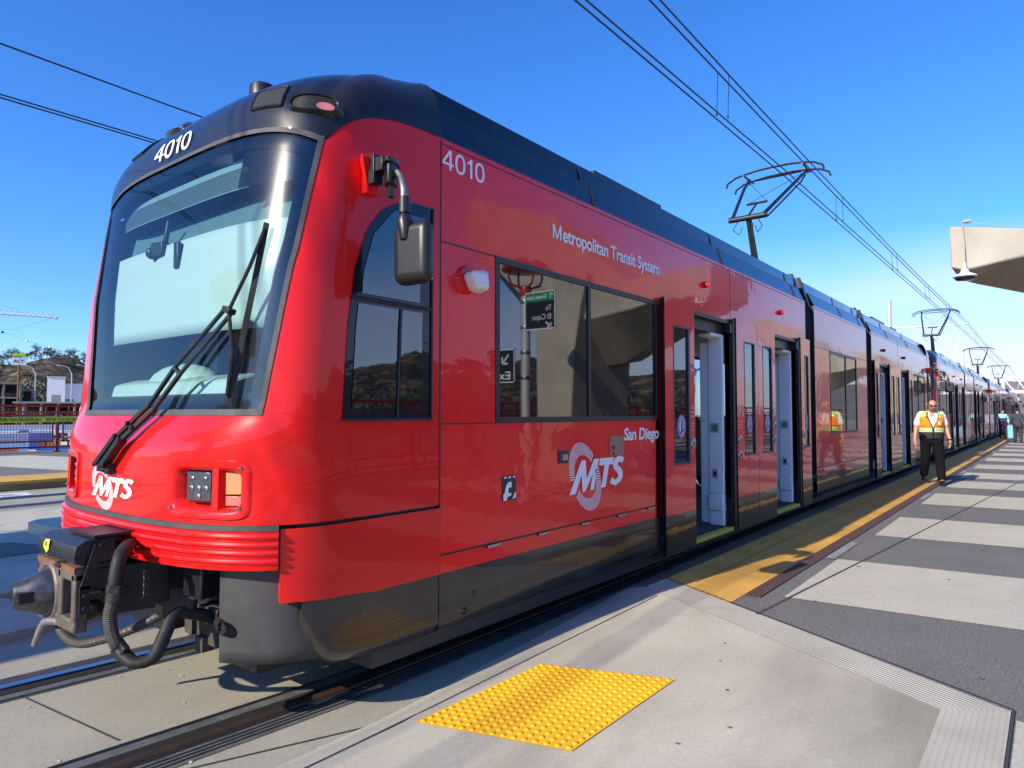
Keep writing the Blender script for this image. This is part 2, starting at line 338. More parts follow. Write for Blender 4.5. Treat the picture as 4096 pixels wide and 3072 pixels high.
def build_car():
    root = empty('tram_car', ORG)
    P = {}
    def B(mb, name, mat, parent=None, **k):
        o = mb.build(name, mat, parent or root, org=ORG, **k); return o
    cabp = []                                                          # parts repeated, turned round, at the other end
    def BC(mb, name, mat, parent=None, **k):
        o = B(mb, name, mat, parent, **k)
        if parent is None: cabp.append(o)
        return o
    # ---- red nose: lower part with two headlamp openings, pillars beside the windscreen
    nb = MB()
    zr = [.985, 1.0, 1.02, 1.045, 1.09, 1.14, 1.19, 1.24, 1.29, 1.315, 1.36, 1.42, 1.48, 1.53, 1.555, ZB]
    HY0, HY1, HZ0, HZ1 = .705, 1.15, 1.045, 1.29
    HO = {-1: 0, 1: -.14}
    us = sorted(set([round(q, 5) for q in [i / 60 for i in range(61)]] + [round(1 + .1 * i, 5) for i in range(11)]))
    hu0 = lambda z, sg: u_of_y(YC + HY0 + HO[sg], z); hu1 = lambda z, sg: u_of_y(YC + HY1 + HO[sg], z)
    # columns are re-spaced so that two of them follow the sides of the lamp opening at every height
    def cols(z, sg):
        a, b = hu0(z, sg), hu1(z, sg)
        return [a * i / 10 for i in range(10)] + [a + (b - a) * i / 10 for i in range(11)] + [b + (1 - b) * i / 16 for i in range(1, 17)] + [1 + i / 6 for i in range(1, 7)]
    for sg in (-1, 1):
        rows = [[nose(sg * q, z) for q in cols(z, sg)] for z in zr]
        for i in range(len(zr) - 1):
            zc = (zr[i] + zr[i + 1]) / 2
            for j in range(len(rows[0]) - 1):
                if HZ0 < zc < HZ1 and 10 <= j < 20: continue
                nb.quad(rows[i][j], rows[i][j + 1], rows[i + 1][j + 1], rows[i + 1][j])
    for sg in (-1, 1):                                                 # pillars
        rows = []
        for v in frange(0, 1, 26):
            r = []
            for k in range(31):
                w = k / 30; z = ZB + v * (topz(w, sg) - ZB); a = uw(z, sg)
                r.append(nose(sg * (a + w ** 1.35 * (2 - a)), z))
            rows.append(r)
        nb.grid(rows)
    nb.mi = 1                                                          # dark inner sills of the lamp openings and seam line
    nf = BC(nb, 'cab_front', [REDN, BMET], smooth=50)
    # lower corners and bumper
    for sg in (-1, 1):
        cb = MB(); rows = []
        ub = u_of_y(YC + 1.285, .8)
        for z in (.545, .56, .60, .66, .72, .78, .84, .90, .965):
            zz = lambda q: z
            rows.append([nose(sg * q, z + (.035 if z < .6 else 0) * max(0, min(1, (1.25 - q) / .45)), .006) for q in frange(ub, 2, 34)])
        cb.grid(rows)
        fr = [r[0] for r in rows]; cb.grid([fr, [(p[0] + .05, p[1] - sg * .10, p[2]) for p in fr]])
        lo = rows[0]; cb.grid([lo, [(p[0] + .03, p[1] - sg * .05, p[2] + .015) for p in lo]])
        BC(cb, 'corner_panel', REDN, smooth=45)
    # thin dark joint between nose and lower corner
    for sg in (-1, 1):
        sb = MB(); sb.grid([[nose(sg * q, z, o) for q in frange(.8, 2, 26)] for z, o in ((.966, .002), (.966, -.02), (.982, -.02), (.982, .002))]); BC(sb, 'panel_joint', BMET)
    # bumper with five ribs
    ub = u_of_y(YC + 1.28, .85); bb = MB(); prof = [(-.03, .955), (.018, .955)]
    for k in range(4):
        z = .945 - k * .043
        prof += [(.038, z), (.042, z - .012), (.038, z - .022), (.018, z - .025), (.018, z - .038)]
    prof += [(.036, .772), (.03, .757), (.0, .755), (-.03, .765)]
    bb.grid([[nose(q, z, o) for q in frange(-ub, ub, 90)] for o, z in prof])
    for q in (-ub, ub): bb.poly([nose(q, z, o) for o, z in prof])
    BC(bb, 'bumper', REDN, smooth=35)
    gb = MB(); gb.grid([[nose(q, z, o) for q in frange(-ub, ub, 90)] for o, z in ((.0, .955), (.022, .957), (.022, .984), (.0, .986))]); BC(gb, 'bumper_seal', GASK)
    # ---- windscreen
    gl = MB(); gl.grid([[nose(w * (uw(ZB + v * (ztop(w) - ZB), w) - .004), ZB + v * (ztop(w) - ZB), -.004) for w in frange(-1, 1, 140)] for v in frange(0, 1, 50)])
    ws = BC(gl, 'windscreen', WSG, smooth=60)
    def wsring(name, mat, i0, i1, off, top=None):
        mb = MB()
        def pt(w, v, ins):                                            # ins: inset from the edge in metres
            z0 = ZB + ins; z1 = ztop(w) - (top if (top and ins > 0.05) else ins); z = z0 + v * (z1 - z0)
            a = uw(z, w) - ins / 1.05; return nose(w * a, z, off)
        loop = lambda ins: [pt(w, 0, ins) for w in frange(-1, 1, 140)] + [pt(1, v, ins) for v in frange(0, 1, 50)[1:]] + [pt(w, 1, ins) for w in frange(1, -1, 140)[1:]] + [pt(-1, v, ins) for v in frange(1, 0, 50)[1:-1]]
        mb.grid([loop(i0), loop(i1)], loop=True); return BC(mb, name, mat, ws)
    FRIT = pbr('windscreen_black_border', (.012, .014, .02), .12, spec=.6)
    wsring('black_border', FRIT, .012, .105, -.020, top=.10)
    wsring('gasket', GASK, -.016, .018, .006)
    # black sun band at the top right corner of the glass (as seen from outside)
    mb = MB(); mb.grid([[nose(w * uw(z), z, -.030) for w in frange(-.97, -.35, 60)] for z in frange(2.86, 3.09, 8)]); BC(mb, 'sun_band', FRIT, ws)
    # ---- black roof cap
    def base(k):                                                       # k -1..1 along whole boundary, |k|<.62 front (windscreen top), rest pillar top
        s = -1 if k < 0 else 1; w = abs(k)
        if w <= .62: q = w / .62; z = ztop(q); return nose(s * q * uw(z, s), z, .004)
        q = (w - .62) / .38; z = topz(q, s); a = uw(z, s); return nose(s * (a + q ** 1.35 * (2 - a)), z, .004)
    def topo(k):
        s = -1 if k < 0 else 1; w = abs(k)
        f = min(1, w / .86) * math.pi / 2
        y = (1.06 + .09 * max(0, (w - .8) / .2)) * math.sin(f) ** (2 / 2.6); x = 2.80 + .30 * (1 - max(0, math.cos(f)) ** (2 / 2.6))
        if w > .86: x += (SEAM - .02 - x) * (w - .86) / .14
        return (x, YC + s * y, 3.79)
    def capp(k, t, off=0):
        b = base(k); p = topo(k); f = max(0, min(1, t)) * math.pi / 2; cf = max(0, math.cos(f)); sf = math.sin(f)
        side = max(0, min(1, (abs(k) - .62) / .38)); h = 1 - cf ** (1.7 - .9 * side); g = sf ** (.8 + .2 * side)
        x = b[0] + (p[0] - b[0]) * h; y = b[1] + (p[1] - b[1]) * h; z = b[2] + (p[2] - b[2]) * g
        if t > 1: q = t - 1; x = p[0] + (SEAM - .02 - p[0]) * q; y = YC + (p[1] - YC) * (1 - q); z = p[2] + .035 * q
        return Vector((x, y, z))
    def capn(k, t):
        e = 1e-3; a = capp(k + e, t) - capp(k - e, t); b = capp(k, t + e) - capp(k, t - e); n = b.cross(a)
        n.normalize(); return n if n.z > 0 or n.x < 0 else -n
    def capo(k, t, o):
        n = capn(k, t)
        if n.z < 0: n = -n
        return capp(k, t) + n * o
    cp = MB(); ts = frange(0, 1, 18) + [1.25, 1.5, 1.75, 2]
    cp.grid([[capp(k, t) for k in frange(-1, 1, 100)] for t in ts])
    cap = BC(cp, 'cab_roof', CAPM, smooth=60)
    DARKH = pbr('recess_shade', (.002, .002, .003), .6)
    def cap_oval(k0, t0, rx, ry, name, mat, off, sq=2.6, ring=0, dx=0, dy=0):
        mb = MB(); n = 44; c = capp(k0, t0); nn = capn(k0, t0)
        if nn.z < 0: nn = -nn
        e1 = (capp(k0 + .04, t0) - capp(k0 - .04, t0)); e1 = (e1 - nn * e1.dot(nn)).normalized(); e1.z *= .35; e1.normalize(); e2 = nn.cross(e1).normalized()
        if e2.z < 0: e2 = -e2
        def pt(i, sc, o):
            a = 2 * math.pi * i / n; ca, sa = math.cos(a), math.sin(a)
            u = dx + sc * rx * math.copysign(abs(ca) ** (2 / sq), ca); v = dy + sc * ry * math.copysign(abs(sa) ** (2 / sq), sa)
            return c + e1 * u + e2 * v + nn * (o - 1.1 * u * u)
        if ring: mb.grid([[pt(i, sc, o) for i in range(n)] for sc, o in ((.98, off - .03), (1.0, off), (1.05, off + .004), (1.12, off - .004), (1.25, off - .04))], loop=True)
        else: mb.grid([[pt(i, sc, off) for i in range(n)] for sc in (.02, .35, .7, 1)], loop=True)
        return BC(mb, name, mat, cap)
    MESHM = pbr('roof_grille_mesh', (.02, .02, .022), .7, bump=1, bscale=160, bdist=.01)
    for k0, t0, rx, ry in ((-.565, .125, .128, .052), (.05, .34, .13, .06)):
        cap_oval(k0, t0, rx, ry, 'lamp_recess', DARKH, .014)  # flat black oval; the shade inside the recess is in its colour
        cap_oval(k0, t0, rx, ry, 'recess_lip', CAPM, .022, ring=1)
        if k0 < 0: cap_oval(k0, t0, .05, .026, 'roof_lamp', pbr('pink_lamp_lens', (.5, .16, .14), .25, coat=1), .018, 2.0, dx=-.066, dy=-.016)
    for ka, kb, ta, tb in ((-.385, -.245, .105, .235), (.20, .32, .20, .36)):
        mb = MB(); mb.grid([[capo(k, t, .006) for k in frange(ka, kb, 8)] for t in frange(ta, tb, 8)]); gr = BC(mb, 'roof_grille', MESHM, cap)
        fb = MB(); lp = [(ka - .006, ta - .006), (kb + .006, ta - .006), (kb + .006, tb + .006), (ka - .006, tb + .006)]
        ring_ = []
        for (a, b), (c, d) in zip(lp, lp[1:] + lp[:1]): ring_ += [capo(a + (c - a) * q, b + (d - b) * q, .004) for q in frange(0, 1, 6)[:-1]]
        fb.tube(ring_ + ring_[:1], .009, 6); BC(fb, 'grille_frame', CAPM, cap)
    mb = MB(); mb.lathe([(0, .07), (.075, .07), (.08, .06), (.08, -.06)], (2.42, -.42, 3.64), n=24); BC(mb, 'roof_antenna', BPLA, cap)
    # ---- fleet number: digits drawn as strokes of even weight, each .62 wide and 1 high
    def digits(mb, txt, h, fn, gapw=.10):
        x0 = 0
        def strip(a, b, n=6):                                       # quad strip between two polylines, refined along its length
            for p, q, r, t in zip(a, b, a[1:], b[1:]):
                for i in range(n):
                    f = lambda u, v, k: (u[0] + (v[0] - u[0]) * k / n, u[1] + (v[1] - u[1]) * k / n)
                    mb.poly([fn((x0 + c[0]) * h, c[1] * h) for c in (f(p, r, i), f(p, r, i + 1), f(q, t, i + 1), f(q, t, i))])
        for ch in txt:
            if ch == '0':
                n = 40; o = []; q = []
                for i in range(n + 1):
                    a = 2 * math.pi * i / n; ca, sa = math.cos(a), math.sin(a)
                    o.append((.31 + .31 * math.copysign(abs(ca) ** .86, ca), .5 + .515 * math.copysign(abs(sa) ** .86, sa))); q.append((.31 + .175 * math.copysign(abs(ca) ** .86, ca), .5 + .385 * math.copysign(abs(sa) ** .86, sa)))
                strip(o, q, 1); x0 += .62 + gapw
            elif ch == '1':
                strip([(.17, 0), (.17, 1)], [(.31, 0), (.31, 1)]); strip([(.0, .80), (.17, .92)], [(.0, .69), (.17, .73)], 3); x0 += .36 + gapw
            else:
                strip([(.40, 0), (.40, 1)], [(.535, 0), (.535, 1)]); strip([(.0, .345), (.40, .345)], [(.0, .225), (.40, .225)]); strip([(.535, .345), (.66, .345)], [(.535, .225), (.66, .225)]); strip([(.0, .345), (.40, 1.0)], [(.125, .345), (.40, .79)]); x0 += .66 + gapw * .7
        return x0 * h
    def ky(yr): u = u_of_y(YC + yr, 3.2); return .62 * u / uw(3.2, -1 if yr < 0 else 1) * (1 if yr > 0 else -1) * (1 if u > 0 else -1)
    mb = MB(); digits(mb, '4010', .168, lambda x, y: capo(ky(.245 - x * 1.16), .026 + y * .64, .006)); P['nose_number'] = B(mb, 'roof_number', WHT, smooth=0)
    # ---- headlamp pods
    for sg in (-1, 1):
        pod = MB(); n = 48; ho = HO[sg]
        def rr(i, grow, off, ry=.0):
            a = 2 * math.pi * i / n; ca, sa = math.cos(a), math.sin(a); ex = 2 / 7
            yy = ho + (HY0 + HY1) / 2 + ((HY1 - HY0) / 2 + grow) * math.copysign(abs(ca) ** ex, ca); zz = (HZ0 + HZ1) / 2 + ((HZ1 - HZ0) / 2 + grow) * math.copysign(abs(sa) ** ex, sa)
            q = nose_y(YC + sg * yy, zz, 0); return (q[0] - off, q[1], q[2])
        pod.grid([[rr(i, g, o) for i in range(n)] for g, o in ((.034, -.001), (.030, .014), (.004, .014), (-.006, .008), (-.022, -.01), (-.034, -.085))], loop=True)
        pod.add([rr(i, -.033, -.085) for i in range(n)], [tuple(range(n))])
        # dividing rib between lamp and reflector
        for (ya, yb) in ((.985 + ho, 1.02 + ho),):
            p = [nose_y(YC + sg * q, z) for q in (ya, yb) for z in (HZ0 + .01, HZ1 - .01)]
            pod.hexa([(p[0][0] + .13, p[0][1], p[0][2]), (p[2][0] + .13, p[2][1], p[2][2]), (p[2][0] - .004, p[2][1], p[2][2]), (p[0][0] - .004, p[0][1], p[0][2]),
                      (p[1][0] + .13, p[1][1], p[1][2]), (p[3][0] + .13, p[3][1], p[3][2]), (p[3][0] - .004, p[3][1], p[3][2]), (p[1][0] - .004, p[1][1], p[1][2])])
        po = BC(pod, 'headlight', REDN, smooth=50)
        from_s = lambda c, dx, dy, dz, th: (c[0] + dx * math.cos(th) - dy * math.sin(th), c[1] + dx * math.sin(th) + dy * math.cos(th), dz)
        th = -sg * .30; c = nose_y(YC + sg * (.875 + ho), 1.18)
        lb = MB(); lb.obox(from_s(c, .075, 0, 1.178, th), (.09, .19, .178), (0, 0, th)); BC(lb, 'lamp_housing', BPLA, po, bevel=.02)
        lb = MB(); lb.obox(from_s(c, .030, 0, 1.178, th), (.014, .170, .158), (0, 0, th)); BC(lb, 'lens', LENS, po, bevel=.016)
        for dy, dz in ((-.045, .046), (.045, .046), (-.05, -.008), (.0, -.008), (.05, -.008), (0, -.052)):
            lb = MB(); q = from_s(c, .023, dy, 1.178 + dz, th); lb.ball(q, (.006, .021, .019 if dz < .04 else .013), 12, 6); BC(lb, 'lamp_bulb', CHRM, po)
        th = -sg * .52; c = nose_y(YC + sg * (1.085 + ho), 1.165)
        lb = MB(); lb.obox(from_s(c, .045, 0, 1.20, th), (.02, .10, .12), (0, 0, th)); BC(lb, 'indicator', AMB, po, bevel=.004)
        lb = MB(); lb.obox(from_s(c, .045, 0, 1.106, th), (.02, .10, .052), (0, 0, th)); BC(lb, 'red_reflector', pbr('pink_reflector', (.55, .16, .12), .3, coat=.6, bump=.4, bscale=110, bdist=.004), po, bevel=.004)
        for yy, zz in ((HY1 - .01, 1.28), (HY1 - .012, 1.075), (HY0 + .008, 1.062)):
            lb = MB(); q = nose_y(YC + sg * (yy + ho), zz); lb.lathe([(0, -.022), (.010, -.020), (.013, -.012)], (q[0], q[1], q[2]), 'x', 10); BC(lb, 'screw', STEEL, po)
    # ---- emblem on the nose and on the side
    Mp = [(725, 1088), (892, 620), (950, 617), (965, 880), (1072, 602), (1145, 597), (1070, 1035), (1010, 1045), (1055, 810), (945, 1052), (905, 1060), (893, 822), (808, 1078)]
    Tp = [(1158, 595), (1375, 577), (1363, 680), (1300, 688), (1245, 1010), (1175, 1018), (1230, 692), (1147, 697)]
    Sc = [((1530, 632), (22, 40)), ((1490, 605), (0, 46)), ((1450, 603), (0, 46)), ((1415, 630), (-34, 30)), ((1402, 690), (-40, 6)), ((1415, 740), (-32, -26)), ((1458, 790), (-30, -26)),
          ((1476, 840), (-40, 0)), ((1460, 900), (-36, 18)), ((1420, 945), (-20, 40)), ((1375, 948), (0, 46)), ((1332, 912), (18, 40))]
    UX, UY = .83 / 820, .575 / 960                                      # picture units to metres on the side wall
    def lx(p): return ((p[0] - 725) * UX, (1330 - p[1] + (-.085 * (p[0] - 725))) * UY)
    def emblem(mb, fn):
        for poly in (Mp, Tp):
            mb.poly([fn(*lx(p)) for p in poly])
        S_out = [(1548, 592), (1505, 562), (1450, 557), (1405, 585), (1372, 640), (1362, 700), (1375, 750), (1420, 795), (1445, 835), (1440, 880), (1410, 910), (1380, 905), (1345, 870)]
        S_in = [(1510, 672), (1485, 648), (1462, 645), (1448, 655), (1440, 672), (1438, 685), (1446, 705), (1490, 735), (1520, 800), (1518, 880), (1482, 945), (1400, 1000), (1310, 962)]
        for (a, b), (c, d) in zip(zip(S_out, S_in), zip(S_out[1:], S_in[1:])):
            mb.poly([fn(*lx(q)) for q in (a, c, d, b)])
        n = 76; cx, cy = 948, 850; tilt = .0
        for i in range(n):
            a = 2 * math.pi * i / n
            def pt(a, s):
                ex = 225 * s * math.cos(a); ey = (480 if s > .8 else 475) * s * math.sin(a)
                return (cx + ex * .96 + ey * -.16, cy - ey) if s > .8 else (cx + ex * 1.02 + ey * -.15, cy - ey)
            da = .50 * math.pi / n
            quad = [pt(a - da, 1), pt(a + da, 1), pt(a + da * 1.0, .64), pt(a - da * 1.0, .64)]
            mx = sum(q[0] for q in quad) / 4; my = sum(q[1] for q in quad) / 4
            # the letters cut through the ring
            if 590 < my < 1070:
                left = 725 + (1088 - my) * (167 / 468)
                if mx > left - 14 and mx < 1160: 
                    if not (mx < left + 6 and my < 900 and mx < left) and not (mx > 1085 and my > 745): 
                        if not (my < 640 and mx < 880) and not (my > 1040 and mx > 830): continue
            mb.poly([fn(*lx(q)) for q in quad])
    mb = MB(); emblem(mb, lambda x, y: nose_y(YC + .262 - x * .70, .995 + y * .46, .004)); P['nose_emblem'] = B(mb, 'emblem', WHT, smooth=0, recalc=False)
    # ---- wiper: two parallel arms from a pivot low on the nose, long blade up the glass
    def Wn(y, z, o): return Vector(nose_y(y, z, o))
    wb_ = MB()
    W2 = lambda y, z, o: Wn(YC + y, z, o)
    piv = [W2(.07, 1.265, .05), W2(-.01, 1.255, .05)]; mid = [W2(-.14, 1.44, .06), W2(-.215, 1.42, .06)]; mid2 = [W2(-.33, 1.625, .06), W2(-.405, 1.595, .06)]
    el = [W2(-.585, 1.83, .06), W2(-.645, 1.79, .06)]; tip = [W2(-.985, 2.135, .055), W2(-1.035, 2.11, .055)]
    for i in (0, 1):
        wb_.bar(piv[i], mid[i], .052, .03); wb_.bar(mid[i], mid2[i], .030, .024); wb_.bar(mid2[i], el[i], .022, .02); wb_.bar(el[i], tip[i], .020, .018)
        for q in (piv[i], mid[i], mid[i] + (mid2[i] - mid[i]) * .4): wb_.obox(q + Vector((-.02, 0, 0)), (.02, .024, .024))
    wb_.bar(el[0], el[1], .022, .02); wb_.bar(tip[0], tip[1], .05, .03)
    wip = BC(wb_, 'wiper', BMET, bevel=.003)
    bl = MB(); b0 = W2(-1.155, 2.60, .028); b1 = W2(-1.04, 1.61, .028); bl.bar(b0, b1, .012, .03)
    bmid = (tip[0] + tip[1]) / 2
    bl.tube([b0 + Vector((-.01, 0, -.03)), b0 + (b1 - b0) * .25 + Vector((-.045, 0, 0)), bmid, b0 + (b1 - b0) * .72 + Vector((-.04, 0, 0)), b1 + Vector((-.012, 0, .05))], .010, 6)
    BC(bl, 'wiper_blade', RUB, wip)
    wb2 = MB(); q = W2(.02, 1.255, .0); wb2.obox(q + Vector((-.012, 0, -.01)), (.07, .15, .05)); wb2.tube([q + Vector((-.03, .05, -.02)), q + Vector((-.03, -.1, -.03))], .02, 8); BC(wb2, 'wiper_pivot', BMET, wip)
    # ---- side window of the cab
    def csw(x, z, off): u = u_of_x(x, z); return nose(-u, z, off)
    LX = [(1.53, 2.388), (2.073, 2.422), (2.395, 2.466), (2.627, 2.545), (2.78, 2.66), (2.86, 2.80), (2.887, 2.95)]
    for sg in (-1, 1):
        f = lambda x, z, o: (lambda p: p if sg < 0 else (p[0], 2 * YC - p[1], p[2]))(csw(x, z, o))
        mb = MB(); mb.grid([[f(lerp_t(LX, z) + w * (3.085 - lerp_t(LX, z)), z, .005) for w in frange(0, 1, 14)] for z in frange(1.53, 2.884, 40)])
        cw = BC(mb, 'cab_window', BLK, smooth=60)
        for (xa, xb, za, zb) in ((.10, .82, 2.26, 2.80), (.08, .55, 1.60, 2.20), (.60, .86, 1.60, 2.20)):
            mb = MB(); rr_ = []
            for z in frange(za, zb, 16):
                l = lerp_t(LX, z); r = 3.085 - l; cut = max(0, (z - 2.62) / .2) * .10
                rr_.append([f(l + r * (min(xb - .02, xa + cut) + w * (xb - min(xb - .02, xa + cut))), z, .010) for w in frange(0, 1, 8)])
            mb.grid(rr_); BC(mb, 'pane', GLASS, cw)
        mb = MB()
        for z in (1.535, 2.23): mb.tube([f(lerp_t(LX, z) + w * (3.08 - lerp_t(LX, z)), z, .008) for w in frange(0, 1, 8)], .012, 6)
        for xw in (.575, .985): mb.tube([f(lerp_t(LX, z) + xw * (3.085 - lerp_t(LX, z)), z, .010) for z in frange(1.53, 2.2 if xw < .9 else 2.88, 8)], .009, 6)
        BC(mb, 'window_frame', BMET, cw)
        # ---- mirror
        sy = lambda y: y if sg < 0 else 2 * YC - y
        TM = lambda p: (p[0] - (.03 if abs(p[1] - YC) < HB + .062 else .13 + max(0, min(1, (abs(p[1] - YC) - 1.57) / .10)) * .095), p[1], p[2] + .03)
        mb = MB(TM); mb.hexa([(2.53, sy(-1.31), 2.80), (2.63, sy(-1.31), 2.80), (2.63, sy(-1.385), 2.81), (2.55, sy(-1.37), 2.81), (2.54, sy(-1.30), 3.01), (2.66, sy(-1.30), 3.01), (2.66, sy(-1.43), 3.0), (2.56, sy(-1.42), 3.0)])
        mr = BC(mb, 'mirror', REDN, bevel=.008)
        mb = MB(TM); mb.obox((2.66, sy(-1.425), 2.93), (.07, .05, .17)); mb.obox((2.68, sy(-1.47), 2.95), (.09, .08, .08)); mb.lathe([(.0, -.14), (.022, -.14), (.024, -.08), (.045, -.07), (.045, .05), (.0, .055)], (2.70, sy(-1.52), 2.90), n=14)
        mb.lathe([(.058, -.012), (.062, .012), (.0, .02)], (2.70, sy(-1.52), 2.955), n=14); BC(mb, 'mirror_bracket', BMET, mr, bevel=.004)
        mb = MB(TM); mb.tube([(2.72, sy(-1.53), 2.90), (2.75, sy(-1.57), 2.89), (2.775, sy(-1.61), 2.85), (2.785, sy(-1.63), 2.78), (2.785, sy(-1.635), 2.70)], .022, 10); BC(mb, 'mirror_arm', pbr('grey_cast_arm', (.22, .22, .22), .5, metal=.6, bump=.6, bscale=120, bdist=.003), mr)
        mb = MB(TM); mb.cyl((2.785, sy(-1.635), 2.74), (2.785, sy(-1.635), 2.65), .032, 14); mb.tube([(2.785, sy(-1.635), 2.66), (2.785, sy(-1.64), 2.60), (2.785, sy(-1.645), 2.50)], [.016, .05, .03], 12); BC(mb, 'mirror_clamp', BMET, mr)
        mb = MB(TM); mb.obox((2.80, sy(-1.66), 2.43), (.12, .275, .345), (0, 0, -.34 * sg)); h = BC(mb, 'mirror_housing', BPLA, mr)
        md = h.modifiers.new('bevel', 'BEVEL'); md.width = .055; md.segments = 5
        mb = MB(TM); mb.obox((2.858, sy(-1.640), 2.43), (.01, .22, .29), (0, 0, -.34 * sg)); BC(mb, 'mirror_glass', CHRM, mr)
    # ---- skirt below the nose, dark corner with a rolled lip, rubber flaps
    for sg in (-1, 1):
        LB = [(2.165, .56), (2.175, .46), (2.215, .36), (2.30, .26), (2.42, .20), (2.60, .178), (2.9, .172), (SEAM, .172)]      # lower edge: x, z
        def zlow(x):
            return lerp_t(LB, x)
        rows = []; xs = [2.172, 2.18, 2.195, 2.215, 2.24, 2.28, 2.33, 2.40, 2.48, 2.56, 2.66, 2.78, 2.9, 3.03, SEAM]
        def sk(x, z, o): p = nose(-u_of_x(x, z), z, o); return p if sg < 0 else (p[0], 2 * YC - p[1], p[2])
        for v, o, dz in ((0, -.004, 0), (.25, -.004, 0), (.5, -.004, 0), (.75, -.004, 0), (.93, -.004, 0), (1, -.010, 0), (1, -.022, -.012), (1, -.05, -.045), (1, -.10, -.075), (1, -.16, -.085)):
            rows.append([sk(x, .575 + v * (zlow(x) + .045 - .575) + dz, o) for x in xs])
        mb = MB(); mb.grid(rows); BC(mb, 'corner_skirt', SKIRT, smooth=60)
        mb = MB(); rows = []
        for z in frange(.80, .245, 8):
            rows.append([nose(sg * q, z, -.07)[:2] + (z,) for q in frange(u_of_y(YC + .985, .5), .95, 14)])
        rows2 = [[(p[0] + .02, p[1], p[2]) for p in r] for r in rows]
        mb.grid(rows); BC(mb, 'rubber_flap', pbr('dusty_rubber', (.045, .045, .046), .65, var=.25, vscale=7, bump=.15, bscale=90, bdist=.002), smooth=60, solid=.02)
    # ---- coupler
    TC = lambda p: ((1.36 - (1.36 - p[0]) * .72 if p[0] < 1.36 else p[0]) + .075 if p[0] < 1.9 else p[0], (p[1] * .72 + .02 if p[1] > -.56 else p[1] + .18) if p[0] < 1.9 else p[1], .885 - (.87 - p[2]) * .82 if p[2] < .87 else p[2] + .015)
    cq = MB(TC); fx = 1.36
    def pl(y, z, x=fx): return (x, y, z)
    # face plate with a cone on one side and an opening on the other
    for yy0, yy1, z0, z1 in ((-.46, -.39, .33, .66), (-.20, -.13, .33, .68), (.26, .31, .33, .68), (-.46, .31, .60, .69), (-.46, .31, .27, .36)): cq.box(fx, fx + .07, yy0, yy1, z0, z1)
    cq.box(fx + .004, fx + .075, -.14, .27, .34, .62)
    n = 28; cq.grid([[(fx - o, .07 + r_ * math.cos(2 * math.pi * i / n), .475 + r_ * math.sin(2 * math.pi * i / n)) for i in range(n)] for r_, o in ((.21, -.005), (.205, .012), (.17, .012), (.165, -.005))], loop=True)
    cp_ = BC(cq, 'coupler', pbr('brown_casting', (.14, .115, .095), .5, metal=.3, var=.4, vscale=14, bump=.3, bscale=50, bdist=.004), bevel=.012)
    mb = MB(TC); mb.tube([(fx + .02, .07, .475), (fx - .03, .075, .475), (fx - .10, .10, .475), (fx - .19, .13, .475), (fx - .215, .135, .475)], [.165, .155, .125, .095, .085], 20); BC(mb, 'coupler_cone', pbr('scuffed_black_casting', (.09, .09, .095), .35, metal=.6, coat=.3, var=.75, vscale=16), cp_)
    mb = MB(TC); mb.box(fx - .222, fx - .09, -.03, .17, .44, .51); mb.cyl((fx - .17, .07, .42), (fx - .17, .07, .53), .035, 12); BC(mb, 'coupler_hook', BMET, cp_)
    mb = MB(TC); mb.box(fx, fx + .075, -.46, .31, .685, .70); mb.box(fx - .002, fx + .01, -.46, .31, .655, .69); BC(mb, 'rusty_plate', RUST, cp_)
    mb = MB(TC); mb.ball((fx + .12, -.30, .38), (.07, .09, .08), 14, 9); mb.box(fx + .05, fx + .3, -.40, -.20, .46, .50); BC(mb, 'coupler_pocket', DSTL, cp_)
    mb = MB(TC); mb.box(fx + .06, 1.95, -.30, .15, .32, .66); mb.box(1.7, 2.3, -.36, .25, .42, .64); BC(mb, 'draft_gear', BMET, cp_, bevel=.01)
    # electric head cover
    mb = MB(TC); prof = [(1.42, .71), (1.36, .725), (1.345, .76), (1.36, .835), (1.41, .87), (1.56, .875), (1.56, .71)]
    mb.prism([(x, .27, z) for x, z in prof], (0, -.74, 0)); eh = BC(mb, 'coupler_cover', pbr('black_cover', (.02, .022, .026), .4, var=.3, vscale=15), bevel=.006)
    mb = MB(TC); mb.box(1.44, 1.66, -.50, -.0, .88, .895); mb.box(1.40, 1.60, -.48, .28, .68, .71); BC(mb, 'cover_lid', BMET, eh)
    for yy in (-.50, .31):
        mb = MB(TC); mb.bar((1.47, yy, .84), (1.40, yy - .0, .56), .05, .022, (0, 1, 0)); mb.bar((1.40, yy, .58), (1.40, yy, .40), .05, .022, (0, 1, 0))
        for q in ((1.475, yy - .02, .835), (1.40, yy - .02, .52), (1.40, yy - .02, .44)): mb.cyl(q, (q[0], q[1] - .03, q[2]), .018, 10)
        BC(mb, 'cover_arm', BMET, eh)
    mb = MB(TC); mb.box(1.42, 1.46, -.40, .24, .69, .72)
    for yy in (-.33, -.1, .02, .2): mb.cyl((1.39, yy, .705), (1.45, yy, .705), .022, 10)
    mb.lathe([(.0, .0), (.09, .0), (.10, .015), (.08, .03), (.0, .035)], (1.43, -.14, .67), n=18); BC(mb, 'contact_bar', DSTL, eh)
    mb = MB(TC); yp = [(.0, .0), (.09, .01), (.115, -.02), (.10, -.05), (.105, -.075), (.065, -.11), (.04, -.115), (.02, -.09), (-.01, -.07), (-.005, -.03)]
    fnp = lambda a, b: (1.3432 + (.012 if b > .0 else 0) + max(0, -(b + .058)) * .20 - 0.0, .12 - a, .838 + b * .75)
    mb.poly([(1.340 if .838 + b * .75 < .835 else 1.352, .12 - a, .832 + b * .75) for a, b in yp]); BC(mb, 'warning_sticker', pbr('yellow_sticker', (.75, .72, .03), .5), eh, smooth=0)
    mb = MB(TC); c0 = (1.3385, .072, .808)
